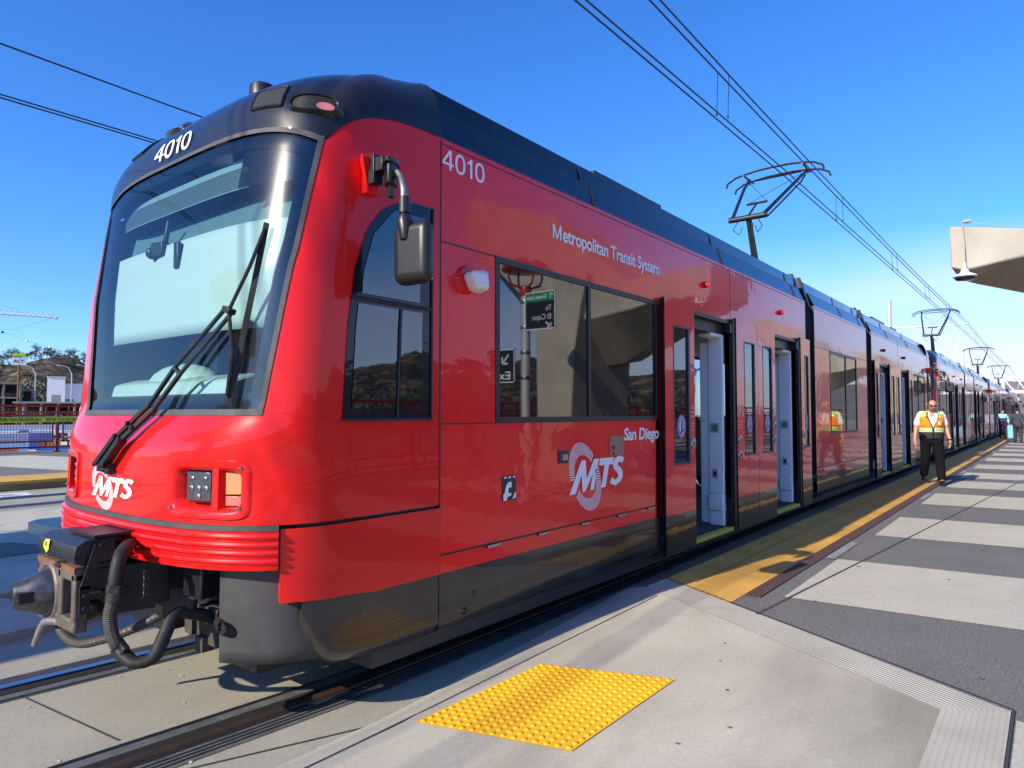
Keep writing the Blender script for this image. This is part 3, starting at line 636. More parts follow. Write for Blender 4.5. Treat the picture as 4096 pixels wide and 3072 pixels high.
    n = 20; mb.grid([[(c0[0], c0[1] + r_ * math.cos(2 * math.pi * i / n), c0[2] + r_ * math.sin(2 * math.pi * i / n)) for i in range(n)] for r_ in (.018, .022)], loop=True)
    mb.bar((c0[0], c0[1] + .013, c0[2] + .013), (c0[0], c0[1] - .013, c0[2] - .013), .0025, .001); mb.bar((c0[0], c0[1] - .004, c0[2] + .012), (c0[0], c0[1] + .003, c0[2] - .01), .005, .001)
    text_to(mb, 'DO', .017, lambda x, y: (1.3385, .072 - x, .770 + y), align='CENTER'); text_to(mb, 'NOT', .017, lambda x, y: (1.3385, .072 - x, .752 + y), align='CENTER')
    BC(mb, 'sticker_print', BMET, eh, smooth=0)
    # handle
    mb = MB(TC); mb.tube([(1.40, -.18, .30), (1.36, -.02, .29), (1.335, .05, .275), (1.325, .10, .22), (1.315, .15, .14), (1.31, .165, .105)], [.03, .028, .027, .026, .024, .024], 12); BC(mb, 'coupler_handle', pbr('grey_worn_handle', (.22, .21, .21), .5, metal=.4, var=.4, vscale=16), cp_)
    # corrugated hoses
    def spline(pts, n=60):
        pts = [Vector(p) for p in pts]; out = []
        for i in range(len(pts) - 1):
            p0 = pts[max(i - 1, 0)]; p1 = pts[i]; p2 = pts[i + 1]; p3 = pts[min(i + 2, len(pts) - 1)]
            for k in range(n):
                t = k / n; out.append(.5 * ((2 * p1) + (p2 - p0) * t + (2 * p0 - 5 * p1 + 4 * p2 - p3) * t * t + (3 * p1 - p0 - 3 * p2 + p3) * t ** 3))
        return out + [pts[-1]]
    def hose(pts, r, ribs=True, n=16):
        mb = MB(TC); sp = spline(pts, n)
        mb.tube(sp, [r * (1.0 if (i % 2 == 0) else (.90 if ribs else 1)) for i in range(len(sp))], 12); return mb
    BC(hose([(1.44, -.80, .56), (1.42, -.80, .46), (1.42, -.82, .36), (1.43, -.86, .28), (1.44, -.88, .255)], .034), 'ribbed_hose', pbr('brown_black_hose', (.05, .042, .036), .55), cp_, smooth=20)
    BC(hose([(1.62, -.55, .82), (1.55, -.66, .83), (1.48, -.76, .80), (1.45, -.79, .70), (1.44, -.80, .60)], .036, False), 'hose_elbow', RUB, cp_)
    mb = MB(TC); mb.cyl((1.445, -.80, .63), (1.44, -.80, .585), .044, 6); mb.cyl((1.44, -.80, .585), (1.435, -.80, .53), .040, 14); mb.cyl((1.44, -.80, .575), (1.44, -.80, .565), .043, 12); BC(mb, 'hose_clamp', DSTL, cp_)
    mb = MB(TC); mb.obox((1.44, -.88, .25), (.035, .12, .10), (.3, .2, 0)); BC(mb, 'hose_bracket', BMET, cp_, bevel=.008)
    BC(hose([(1.44, -.88, .25), (1.47, -.97, .19), (1.54, -1.02, .21), (1.60, -1.0, .31), (1.66, -.97, .42), (1.72, -.95, .45)], .036, False), 'smooth_hose', RUB, cp_)
    BC(hose([(1.50, .22, .40), (1.45, .18, .30), (1.42, .04, .22), (1.42, -.25, .17), (1.46, -.55, .22), (1.56, -.78, .33), (1.66, -.92, .44)], .031), 'ribbed_hose', pbr('brown_black_hose', (.05, .042, .036), .55), cp_, smooth=20)
    BC(hose([(1.66, -.95, .45), (1.85, -.95, .36), (2.05, -.98, .26), (2.3, -1.0, .26)], .04, False), 'smooth_hose', RUB, cp_)
    mb = MB(TC); mb.obox((1.68, -.94, .46), (.16, .08, .07)); BC(mb, 'hose_hanger', BMET, cp_)
    mb = MB(TC)
    for i in range(7): mb.tube([(1.62 + .012 * math.cos(a), -.74 + (.007 * math.sin(a) if i % 2 else .002), .50 + .026 * i + (.016 * math.sin(a))) for a in frange(0, 6.28, 8)], .003, 5)
    BC(mb, 'hanger_chain', DSTL, cp_)
    # underframe odds and ends in the dark
    mb = MB(); mb.box(2.05, 2.2, -.9, .9, .40, .95); mb.box(2.25, 2.45, -.75, -.4, .05, .42); mb.box(2.2, 2.4, .3, .8, .1, .45); mb.box(1.9, 2.2, -.75, -.55, .55, .75); BC(mb, 'underframe', BMET, bevel=.01)
    mb = MB(); mb.box(1.95, 2.05, -.84, -.62, .30, .50); mb.box(1.93, 1.96, -.60, -.52, .33, .52); mb.box(1.92, 1.99, -.74, -.66, .26, .34); BC(mb, 'track_brake', pbr('dusty_casting', (.06, .05, .042), .8, var=.3, vscale=15))
    # ---- cab inside
    mb = MB(); mb.box(2.62, 2.66, -1.15, 1.25, .6, 3.3); BC(mb, 'cab_partition', pbr('cab_wall', (.10, .135, .145), .6))
    mb = MB(); prof = [(1.93, 1.60), (1.98, 1.76), (2.12, 1.80), (2.30, 1.74), (2.34, 1.3), (1.93, 1.3)]; mb.prism([(x, 1.12, z) for x, z in prof], (0, -2.0, 0))
    mb.ball((2.20, .1, 1.74), (.16, .42, .16), 20, 10); BC(mb, 'dashboard', pbr('pale_dashboard', (.42, .50, .46), .55), smooth=60, bevel=.02)
    mb = MB(); mb.grid([[nose(w * uw(z, w), z, -.075) for w in frange(-.915, .985, 60)] for z in frange(2.04, 2.66, 8)]); BC(mb, 'sun_blind', pbr('cream_blind', (.50, .56, .54), .7), smooth=60, solid=.004)
    mb = MB(); mb.grid([[nose(w * uw(z, w), z, -.09) for w in frange(-.36, .96, 50)] for z in frange(2.89, 3.07, 4)]); lv = BC(mb, 'louvre_panel', pbr('pale_louvre', (.20, .30, .33), .5), smooth=50)
    mb = MB()
    for z in frange(2.90, 3.02, 9): mb.grid([[nose(w * uw(z, w), z + o, -.086) for w in frange(-.33, .80, 40)] for o in (0, .005)])
    BC(mb, 'louvre_slit', DKIN, lv)
    mb = MB(); mb.grid([[nose(w * uw(z, w), z, -.13 - .10 * (1 - w * w) * (z - 2.62) * 4) for w in frange(-.93, .97, 50)] for z in frange(2.60, 2.88, 6)]); BC(mb, 'destination_box', pbr('teal_grey_panel', (.10, .17, .20), .5), smooth=50)
    mb = MB(); mb.obox((2.035, .12, 2.64), (.06, .12, .09), (0, 0, .2)); mb.ball((2.015, .19, 2.62), .040, 12, 8); mb.bar((2.06, .11, 2.68), (2.08, .10, 2.84), .03); mb.obox((2.02, -.15, 2.56), (.03, .06, .17)); BC(mb, 'cab_camera', BPLA, bevel=.01)
    mb = MB(); mb.obox((2.50, -.10, 2.05), (.12, .50, .75), (0, -.12, 0)); mb.obox((2.45, -.10, 1.62), (.45, .5, .14)); BC(mb, 'driver_seat', pbr('seat_cloth', (.05, .055, .065), .9), bevel=.05)
    mb = MB(); 
    for yy in (-.62, .42, .70): mb.box(2.60, 2.615, yy, yy + .16, 1.5, 3.2)
    BC(mb, 'partition_window', pbr('pale_cab_glass', (.42, .56, .64), .2))

    # ================= body sections
    def wall(x0, x1, z0, z1, holes, y=YR):
        xs = sorted({x0, x1} | {h[i] for h in holes for i in (0, 1) if x0 < h[i] < x1}); zs = sorted({z0, z1} | {h[i] for h in holes for i in (2, 3) if z0 < h[i] < z1})
        out = []
        for a, b in zip(xs, xs[1:]):
            for c, d in zip(zs, zs[1:]):
                mx, mz = (a + b) / 2, (c + d) / 2
                if any(h[0] < mx < h[1] and h[2] < mz < h[3] for h in holes): continue
                out.append((a, b, c, d))
        return out
    ZR0, ZR1 = .545, 3.376
    DOORS = [(7.03, 8.20, 6.30, 7.02, 8.28, 9.035), (9.77, 10.95, 9.045, 9.765, 11.02, 11.52)]      # opening, leaf to the left, leaf to the right
    def win(mb_T, x0, x1, z0, z1, mull, tag_=None):
        fr = MB(mb_T); f = .045; y0, y1 = YR - .006, YR + .03
        for a, b, c, d in ((x0, x1, z0, z0 + f), (x0, x1, z1 - f, z1), (x0, x0 + f, z0 + f, z1 - f), (x1 - f, x1, z0 + f, z1 - f)): fr.box(a, b, y0, y1, c, d)
        for mx in mull: fr.box(mx - .02, mx + .02, y0, y1, z0 + f, z1 - f)
        wo_ = B(fr, 'window', BMET)
        p = MB(mb_T); xs = [x0 + f] + list(mull) + [x1 - f]
        for i, (a, b) in enumerate(zip(xs, xs[1:])):
            p = MB(mb_T); aa = a + (.02 if i else 0); bb = b - (.02 if i < len(xs) - 2 else 0)
            p.quad((aa, YR + .006, z0 + f), (bb, YR + .006, z0 + f), (bb, YR + .006, z1 - f), (aa, YR + .006, z1 - f)); B(p, 'pane', GLASS, wo_)
        return wo_
    def door_leaf(T, x0, x1, wx0, wx1, btn=None, second=None, mirrored=False):
        y = YR - .062
        lf = MB(T); hz = [(wx0, wx1, 1.06, 2.465)]
        for a, b, c, d in wall(x0, x1, ZR0, 2.745, hz): lf.quad((a, y, c), (b, y, c), (b, y, d), (a, y, d))
        lf.mi = 1
        for (a, b) in ((x0, x0), (x1, x1)): lf.quad((a, y, .15), (a, y + .045, .15), (a, y + .045, 2.745), (a, y, 2.745))
        lf.quad((x0, y, 2.745), (x1, y, 2.745), (x1, y + .045, 2.745), (x0, y + .045, 2.745))
        lf.mi = 1; lf.quad((x0, y, .15), (x1, y, .15), (x1, y, ZR0), (x0, y, ZR0)); lf.quad((x0, y + .045, .15), (x1, y + .045, .15), (x1, y + .045, 2.745), (x0, y + .045, 2.745))
        d = B(lf, 'door_leaf', [RED, BLK], recalc=True, smooth=0)
        wn = MB(T); wn.quad((wx0, y + .014, 1.06), (wx1, y + .014, 1.06), (wx1, y + .014, 2.465), (wx0, y + .014, 2.465)); B(wn, 'door_window', GLASS, d)
        fr = MB(T)
        for a, b, c, e_ in ((wx0 - .012, wx1 + .012, 1.04, 1.062), (wx0 - .012, wx1 + .012, 2.463, 2.48), (wx0 - .012, wx0 + .004, 1.06, 2.465), (wx1 - .03, wx1 + .012, 1.06, 2.465)): fr.box(a, b, y - .003, y + .03, c, e_)
        B(fr, 'window_frame', pbr('blue_black_frame', (.02, .028, .05), .4), d)
        # round sticker on the glass
        cx = (wx0 + wx1) / 2; s1 = MB(T); n = 26
        s1.add([(cx + .105 * math.cos(2 * math.pi * i / n), y + .010, 1.435 + .125 * math.sin(2 * math.pi * i / n)) for i in range(n)], [tuple(range(n))]); st = B(s1, 'sticker', pbr('purple_sticker', (.17, .06, .42), .4), d, smooth=0)
        s2 = MB(T); s2.add([(cx + .052 * math.cos(2 * math.pi * i / n), y + .0085, 1.435 + .082 * math.sin(2 * math.pi * i / n)) for i in range(n)], [tuple(range(n))])
        for i in range(22):
            a = 2 * math.pi * i / 22; s2.add([(cx + r_ * math.cos(a + q), y + .0085, 1.435 + r_ * 1.2 * math.sin(a + q)) for r_, q in ((.075, -.06), (.075, .05), (.094, .05), (.094, -.06))], [(0, 1, 2, 3)])
        B(s2, 'sticker_print', WHT, st, smooth=0)
        s3 = MB(T); s3.box(cx - .016, cx + .016, y + .004, y + .007, 1.40, 1.50); s3.obox((cx, y + .0055, 1.385), (.07, .003, .022), (0, -.5, 0)); B(s3, 'sticker_emblem', pbr('navy_print', (.03, .03, .10), .5), st, smooth=0)
        if btn:
            for k, (bx, bz) in enumerate(btn):
                b_ = MB(T); b_.lathe([(.0, -.014), (.028, -.014), (.034, -.012), (.05, -.010), (.054, 0)], (bx, y, bz), 'y', 20); bo = B(b_, 'door_button', STEEL, d)
                b_ = MB(T); b_.lathe([(.0, -.018), (.028, -.016)], (bx, y, bz), 'y', 16); B(b_, 'button_cap', pbr('green_grey_button', (.16, .22, .17), .4) if k == 0 else BMET, bo)
            tb = MB(T); bx = btn[0][0]
            if not mirrored:
                for i, w_ in enumerate(('Push', 'to open', 'doors')): text_to(tb, w_, .042, lambda x, q, i=i: (bx + .045 + x, y - .002, 1.62 - i * .045 + q), align='RIGHT', bold=.001)
                for i, w_ in enumerate(('Empuje', 'para abrir', 'las puertas')): text_to(tb, w_, .028, lambda x, q, i=i: (bx + .045 + x, y - .002, 1.46 - i * .036 + q), align='RIGHT')
                B(tb, 'door_lettering', pbr('pink_white_lettering', (.75, .55, .55), .5), d, smooth=0, recalc=False)
        return d
    def post(T, x, y0=-1.29, w=.185):
        pb = MB(T); pb.box(x - .02, x + .03, y0, y0 + w, .60, 2.50); pb.box(x - .05, x + .03, y0, y0 + w, .40, .60); pb.box(x - .02, x + .03, y0, y0 + w, .22, .40)
        pb.box(x - .35, x + .03, y0, y0 + w * .9, 2.485, 2.53)
        p = B(pb, 'door_post', POSTM, bevel=.012)
        q = MB(T); q.box(x - .004, x + .02, y0 + w + .005, y0 + w + .11, .24, 2.45); B(q, 'post_side', POSTM, p, bevel=.01)
        q = MB(T); q.box(x - .028, x - .02, y0 + .045, y0 + .155, 1.335, 1.46); B(q, 'speaker_plate', pbr('grey_plate', (.38, .42, .48), .4), p)
        q = MB(T); q.lathe([(.0, -.02), (.018, -.018), (.022, -.006), (.036, -.012), (.044, -.004), (.046, 0)], (x - .026, y0 + .10, 1.397), 'x', 20); B(q, 'speaker', pbr('speaker_grey', (.16, .18, .2), .4), p)
        q = MB(T); q.box(x - .026, x - .02, y0 + .07, y0 + .14, .78, .90); B(q, 'switch_plate', pbr('grey_plate', (.38, .42, .48), .4), p)
        q = MB(T); q.box(x - .030, x - .02, y0 + .088, y0 + .122, .81, .87); B(q, 'switch', BMET, p)
        q = MB(T); yb = y0 + w + .10; q.tube([(x - .01, yb, 2.12), (x - .07, yb + .03, 2.10), (x - .09, yb + .04, 2.0), (x - .09, yb + .05, 1.8), (x - .09, yb + .085, 1.65), (x - .09, yb + .085, 1.2), (x - .09, yb + .05, 1.05), (x - .09, yb + .05, .78), (x - .07, yb + .02, .70), (x - .01, yb, .68)], .016, 8); B(q, 'handrail', CHRM, p)
        return p
    def section_A(T, front):
        holes = [(3.72, 6.26, 1.50, 2.70)] + [(d[0], d[1], .195, 2.69) for d in DOORS]
        wb2_ = MB(T)
        for a, b, c, d in wall(SEAM, 11.52, ZR0, ZR1, holes):
            wb2_.quad((a, YR, c), (b, YR, c), (b, YR, d), (a, YR, d))
        wb2_.mi = 1
        # returns of the openings
        for h in holes:
            for xx in (h[0], h[1]): wb2_.quad((xx, YR, max(h[2], ZR0)), (xx, YR + .06, max(h[2], ZR0)), (xx, YR + .06, h[3]), (xx, YR, h[3]))
            wb2_.quad((h[0], YR, h[3]), (h[1], YR, h[3]), (h[1], YR + .06, h[3]), (h[0], YR + .06, h[3]))
        wb2_.quad((11.52, YR, ZR0), (11.52, YR + .3, ZR0), (11.52, YR + .3, ZR1), (11.52, YR, ZR1))
        wb2_.mi = 1                                                   # dark joint lines between the panels
        sl_ = lambda a, b, c, d: wb2_.box(a, b, YR - .0025, YR + .004, c, d)
        sl_(SEAM - .006, SEAM + .006, .56, 3.36); sl_(SEAM + .006, 3.72, 2.687, 2.697); sl_(SEAM + .006, 3.72, 1.497, 1.506); sl_(SEAM + .006, 6.26, .655, .668); sl_(8.25, 8.258, 2.75, 3.376); sl_(SEAM + .006, 8.25, 3.335, 3.343); sl_(8.258, 11.5, 3.335, 3.343)
        side = B(wb2_, 'side_panel', [RED, BMET], smooth=0)
        hg = MB(T)
        for xx in (3.62, 4.22, 4.82, 5.42, 6.0): hg.box(xx, xx + .13, YR - .014, YR - .002, .640, .656); hg.cyl((xx, YR - .014, .650), (xx + .13, YR - .014, .650), .009, 8)
        B(hg, 'hinge', STEEL, side)
        # body skirt
        for a, b in ((SEAM, 6.21),):
            k = MB(T); k.grid([[(x, y, z) for x in (a, b)] for y, z in ((YR + .0, ZR0), (YR - .002, .30), (YR + .004, .215), (YR + .018, .19), (YR + .06, .165), (YR + .14, .15))]); B(k, 'body_skirt', SKIRT, smooth=60)
        k = MB(T); k.lathe([(.0, -.006), (.012, -.005), (.022, -.004), (.024, 0)], (3.50, YR - .002, .36), 'y', 14); k.tube([(3.38, YR - .004, .275), (3.42, YR - .004, .28), (3.42, YR - .004, .245), (3.38, YR - .004, .24)], .003, 5); B(k, 'skirt_fastener', BMET)
        for n_, d in enumerate(DOORS):
            k = MB(T)
            if n_ == 0: k.box(6.21, 6.30, YR - .0, YR + .05, .16, 2.66); k.box(6.21, d[0] - .03, YR + .005, YR + .04, 2.66, 2.75)
            a_ = (8.20, 8.275) if n_ == 0 else (10.95, 11.02)
            k.box(a_[0], a_[1], YR - .05, YR + .05, .16, 2.72)
            k.box(d[0] - .03, a_[0], YR - .02, YR + .04, 2.66, 2.70); k.box(d[0], a_[0] + .02, YR + .045, YR + .3, 2.53, 2.665); k.box(d[1] - .08, a_[0] + .01, YR - .045, YR + .05, 2.55, 2.665)
            B(k, 'door_surround', BMET)
        win(T, 3.72, 6.26, 1.50, 2.70, (4.975,))
        bt = lambda lst: lst
        m = T is not None
        door_leaf(T, 6.30, 7.02, 6.505, 6.885, [(6.965, 1.25)], mirrored=m); door_leaf(T, 8.28, 9.035, 8.55, 8.93, [(8.36, 1.25), (8.36, 1.06)], mirrored=m)
        door_leaf(T, 9.045, 9.765, 9.25, 9.62, [(9.70, 1.22), (9.70, 1.40)], mirrored=m); door_leaf(T, 11.02, 11.52, 11.22, 11.42, [(11.10, 1.25), (11.10, 1.06)], mirrored=m)
        for d in DOORS:
            post(None, (2 * X0 - d[0] if T else d[1]) - .12)
            k = MB(T); k.box(d[0], d[1], YR - .035, YR + .06, .155, .20); B(k, 'door_sill', YEL, bevel=.006)
        for xx in (7.47, 10.23):
            k = MB(T); k.tube([(xx, YR, 3.046), (xx, YR - .03, 3.046), (xx, YR - .055, 3.046)], [.036, .036, .028], 14); mk = B(k, 'marker_light', BPLA)
            k = MB(T); k.ball((xx - .018, YR - .04, 3.046), (.028, .03, .028), 12, 8); B(k, 'lens', REDL, mk)
        if front:
            k = MB(); k.lathe([(.0, -.03), (.085, -.028), (.10, 0)], (3.40, YR, 2.47), 'y', 20); wc = B(k, 'camera_unit', REDN)
            k = MB(); k.hexa([(3.40, YR - .02, 2.385), (3.52, YR - .03, 2.38), (3.50, YR - .15, 2.40), (3.38, YR - .14, 2.41), (3.33, YR - .02, 2.50), (3.50, YR - .03, 2.54), (3.49, YR - .14, 2.54), (3.34, YR - .13, 2.52)]); B(k, 'camera_cover', pbr('white_casing', (.8, .8, .8), .35), wc, bevel=.03)
            f = lambda z: (lambda x, y: (x, YR - .004, z + y))
            k = MB(); digits(k, '4010', .132, lambda x, y: (3.172 + x * 1.24, YR - .004, 3.182 + y), .12); B(k, 'side_number', WHT, side, smooth=0)
            k = MB(); text_to(k, 'etropolitan Transit System', .168, lambda x, y: (4.568 + x, YR - .004, 2.972 + y), bold=.0034, width=1.742, space=.95)
            for pl_ in ([(0, 0), (.022, 0), (.022, .117), (0, .117)], [(.100, 0), (.122, 0), (.122, .117), (.100, .117)], [(.022, .117), (.022, .075), (.053, 0), (.061, 0), (.061, .030)], [(.100, .117), (.061, .030), (.061, 0), (.069, 0), (.100, .075)]): k.poly([(4.430 + a, YR - .004, 2.972 + b) for a, b in pl_])
            B(k, 'operator_name', WHT, side, smooth=0, recalc=False)
            k = MB(); text_to(k, 'San Diego', .155, lambda x, y: (5.555 + x, YR - .004, 1.325 + y), bold=.004, width=.71, shear=.12, space=.95); B(k, 'city_name', WHT, side, smooth=0, recalc=False)
            k = MB(); emblem(k, lambda x, y: (4.655 + x * 1.09, YR - .004, .762 + y)); B(k, 'emblem', WHT, side, smooth=0, recalc=False)
            k = MB(); k.box(4.50, 4.64, YR - .012, YR, 1.17, 1.27); q = B(k, 'side_lamp', pbr('navy_plastic', (.012, .02, .06), .3), bevel=.01)
            k = MB(); k.box(4.545, 4.62, YR - .016, YR - .010, 1.195, 1.24); B(k, 'lamp_lens', pbr('tan_lens', (.42, .33, .25), .3), q)
            k = MB(); k.box(5.30, 5.555, YR - .008, YR, 1.195, 1.37); q = B(k, 'access_flap', pbr('brushed_flap', (.34, .20, .17), .35, metal=.6, var=.15))
            k = MB(); k.lathe([(.0, -.006), (.018, -.005), (.02, 0)], (5.36, YR - .008, 1.265), 'y', 14); k.box(5.345, 5.38, YR - .010, YR - .008, 1.198, 1.22); B(k, 'flap_lock', BMET, q)
            # small black notice with the letter f
            k = MB(); k.box(3.797, 3.95, YR - .006, YR, .942, 1.118); q = B(k, 'black_notice', pbr('notice_black', (.02, .022, .026), .4))
            k = MB(); fl = [(.40, .0), (.16, .02), (.05, .10), (.05, .28), (.0, .28), (.0, .40), (.14, .40), (.14, .58), (.20, .72), (.36, .80), (.66, .80), (.66, .60), (.46, .58), (.40, .50), (.62, .42), (.62, .30), (.40, .28)]
            fl = [(.02, .02), (.28, .02), (.32, .16), (.62, .20), (.62, .30), (.40, .32), (.42, .50), (.52, .54), (.64, .53), (.64, .76), (.44, .76), (.28, .68), (.16, .50), (.12, .31), (.02, .28)]
            k.poly([(3.797 + a * .153, YR - .009, .942 + b * .176) for a, b in fl]); k.poly([(3.797 + a * .153, YR - .009, .942 + b * .176) for a, b in ((.70, .04), (.96, .10), (.97, .34), (.86, .28))])
            for a in (.05, .38, .72): k.poly([(3.797 + (a + p) * .153, YR - .009, .942 + q * .176) for p, q in ((0, .93), (.2, .91), (.22, .985), (.03, .985))])
            B(k, 'notice_print', WHT, q, smooth=0)
        return side
    mirX = lambda p: (2 * X0 - p[0], p[1], p[2])
    section_A(None, True); section_A(mirX, False)
    # middle section
    hc = [(13.02, 15.12, 1.20, 2.69)]; wc_ = MB()
    for a, b, c, d in wall(12.05, 16.09, ZR0, ZR1, hc): wc_.quad((a, YR, c), (b, YR, c), (b, YR, d), (a, YR, d))
    wc_.mi = 1
    for xx in (12.05, 16.09): wc_.quad((xx, YR, ZR0), (xx, YR + .3, ZR0), (xx, YR + .3, ZR1), (xx, YR, ZR1))
    wc_.mi = 1
    for a, b, c, d in ((12.05, 13.02, 2.687, 2.697), (15.12, 16.09, 2.687, 2.697), (12.05, 16.09, 1.10, 1.108), (12.05, 16.09, .655, .668), (12.05, 16.09, 3.335, 3.343)): wc_.box(a, b, YR - .0025, YR + .004, c, d)
    B(wc_, 'side_panel', [RED, BMET], smooth=0)
    k = MB(); k.box(12.1, 16.05, YR - .012, YR, .635, .652); B(k, 'rub_strip', STEEL)
    k = MB(); k.grid([[(x, y, z) for x in (12.05, 16.09)] for y, z in ((YR, ZR0), (YR - .002, .30), (YR + .004, .215), (YR + .018, .19), (YR + .06, .165), (YR + .14, .15))]); B(k, 'body_skirt', SKIRT, smooth=60)
    win(None, 13.02, 15.12, 1.20, 2.69, (14.2,))
    # bellows
    for xa, xb in ((11.52, 12.05), (16.09, 16.62)):
        k = MB(); rows = []
        for i in range(13):
            x = xa + (xb - xa) * i / 12; d = .10 if i % 2 else .055
            rows.append([(x, YR + d, .16), (x, YR + d, 3.33), (x, YR + d + .13, 3.60), (x, YR + d + .18, 3.74), (x, YC, 3.76), (x, 2 * YC - YR - d, 3.3), (x, 2 * YC - YR - d, .16)])
        k.grid(rows); B(k, 'bellows', RUB, smooth=20)
        k = MB()
        for x in (xa + .02, xb - .10): k.hexa([(x, YR + .02, 3.30), (x + .08, YR + .02, 3.30), (x + .08, YR + .08, 3.30), (x, YR + .08, 3.30), (x, YR + .20, 3.86), (x + .08, YR + .20, 3.86), (x + .08, YR + .6, 3.86), (x, YR + .6, 3.86)])
        B(k, 'bellows_frame', BMET)
    # roofs: sloping black cant panel, upper fascia, flat top
    for xa, xb in ((SEAM, 11.50), (12.07, 16.07), (16.64, 2 * X0 - SEAM)):
        ya = lambda y: 2 * YC - y; prof = [(YR - .002, 3.376), (YR + .012, 3.40), (-1.222, 3.60)]
        for gf in (lambda y: y, ya): k = MB(); k.grid([[(x, gf(y), z) for y, z in prof] for x in (xa, xb)]); B(k, 'cant_panel', ROOFB, smooth=0)
        k = MB(); prof = [(-1.185, 3.603), (-1.172, 3.64), (-1.150, 3.79), (-1.12, 3.808), (-.4, 3.845)]; prof = prof + [(ya(y), z) for y, z in prof[::-1]]
        k.grid([[(x, y, z) for y, z in prof] for x in (xa, xb)])
        for x in (xa, xb): k.poly([(x, y, z) for y, z in prof])
        B(k, 'roof_fairing', FAIR, smooth=0)
        for xx in frange(xa + 1.9, xb - .5, max(1, int((xb - xa) / 3.6))): k = MB(); k.bar((xx, -1.330, 3.385), (xx + .10, -1.224, 3.603), .012, .006, (1, 0, 0)); k.bar((xx, -1.187, 3.61), (xx, -1.152, 3.788), .010, .006, (1, 0, 0)); B(k, 'panel_joint', BMET, smooth=0)
        k = MB(); k.box(xa + .02, xb - .02, -1.224, -1.17, 3.594, 3.606); B(k, 'roof_gutter', BMET, smooth=0)
    for x0, x1, hw, h in ((5.45, 6.85, 1.10, 3.865), (7.3, 7.9, .9, 3.90), (8.2, 8.9, .85, 3.87), (18.0, 19.5, 1.10, 3.88), (20.5, 21.2, 1.1, 3.875), (22.4, 22.9, .9, 3.88)):
        k = MB(); k.box(x0, x1, -hw, hw, 3.80, h); B(k, 'roof_equipment', BMET, bevel=.015)
    # far wall, floor, ceiling, inside
    k = MB(); yl = 2 * YC - YR
    k.quad((SEAM, yl, .17), (2 * X0 - SEAM, yl, .17), (2 * X0 - SEAM, yl, 1.5), (SEAM, yl, 1.5)); k.quad((SEAM, yl, 2.7), (2 * X0 - SEAM, yl, 2.7), (2 * X0 - SEAM, yl, 3.376), (SEAM, yl, 3.376))
    for xx in (SEAM, 6.3, 9.5, 11.5, 16.0, 18.6, 21.8, 2 * X0 - SEAM - .5): k.quad((xx, yl, 1.5), (xx + .5, yl, 1.5), (xx + .5, yl, 2.7), (xx, yl, 2.7))
    B(k, 'far_side_panel', RED)
    k = MB(); k.quad((SEAM, yl - .01, 1.45), (2 * X0 - SEAM, yl - .01, 1.45), (2 * X0 - SEAM, yl - .01, 2.75), (SEAM, yl - .01, 2.75)); B(k, 'far_windows', glass_thin('far_side_glass', (.45, .52, .55)))
    k = MB(); k.box(2.7, 2 * X0 - 2.7, YR + .10, yl - .06, .06, .192); B(k, 'floor', FLR)
    k = MB(); k.box(2.7, 2 * X0 - 2.7, YR + .10, yl - .06, 2.75, 2.78); k.box(2.7, 2 * X0 - 2.7, yl - .06, yl - .03, .2, 1.45); B(k, 'inner_lining', LIN)
    SEATM = pbr('charcoal_seat', (.03, .034, .042), .7)
    for xx in (4.2, 5.0, 5.8, 8.75, 9.2, 18.9, 19.4, 22.0, 22.9): yy = -.72 if xx < 6 or xx > 21.5 else .85; k = MB(); k.obox((xx, yy, .80), (.10, .85, .75), (0, .12, 0)); k.obox((xx - .22, yy, .48), (.45, .85, .12)); B(k, 'seat', SEATM, bevel=.03)
    for xx in (6.75, 7.6, 9.6, 10.4, 11.2): k = MB(); k.obox((xx, .95, .80), (.10, .7, .8), (0, -.12, 0)); k.obox((xx + .2, .95, .48), (.42, .7, .12)); B(k, 'seat', SEATM, bevel=.03)
    k = MB(); k.obox((6.95, -.85, .75), (.12, .6, 1.0), (0, .08, 0)); B(k, 'seat', SEATM, bevel=.03)
    k = MB()
    for xx, yy in ((7.25, -.35), (8.0, .35), (10.0, -.35), (10.6, .4), (18.3, -.3), (20.7, .2)): k.cyl((xx, yy, .2), (xx, yy, 2.75), .018, 8)
    k.tube([(3.2, .5, 2.35), (11.4, .5, 2.35)], .016, 6); k.tube([(7.10, -1.05, 2.2), (7.14, -.98, 1.9), (7.30, -.95, 1.5), (7.36, -.95, 1.0)], .014, 6); B(k, 'grab_rail', CHRM)
    # bogies
    for cx in (5.3, 14.07, 2 * X0 - 5.3):
        k = MB(); k.box(cx - 1.3, cx + 1.3, -.95, -.82, .05, .32); k.box(cx - 1.3, cx + 1.3, .92, 1.05, .05, .32); k.box(cx - .4, cx + .4, -.9, 1.0, .1, .35); bo = B(k, 'bogie', BMET)
        for dx in (-.95, .95):
            for yy in (-.80, .80): k = MB(); k.lathe([(.0, -.06), (.29, -.06), (.33, -.05), (.33, .03), (.30, .06), (.0, .06)], (cx + dx, YC + yy - .0, .155), 'y', 24); B(k, 'wheel', DSTL, bo)
    # pantograph
    k = MB(); k.box(13.0, 14.5, -.45, .55, 3.86, 3.93); k.cyl((13.5, -.30, 3.98), (13.5, .40, 3.98), .05, 12); pg = B(k, 'pantograph', BMET)
    k = MB(); k.tube([(13.52, YC, 3.98), (12.95, YC, 5.27)], [.075, .055], 10); k.tube([(13.25, YC - .12, 3.95), (12.86, YC - .10, 4.95), (12.83, YC - .10, 5.18)], .02, 8); B(k, 'lower_arm', BMET, pg)
    k = MB(); kn = Vector((12.88, YC, 5.30)); k.cyl(kn + Vector((0, -.36, 0)), kn + Vector((0, .36, 0)), .055, 12)
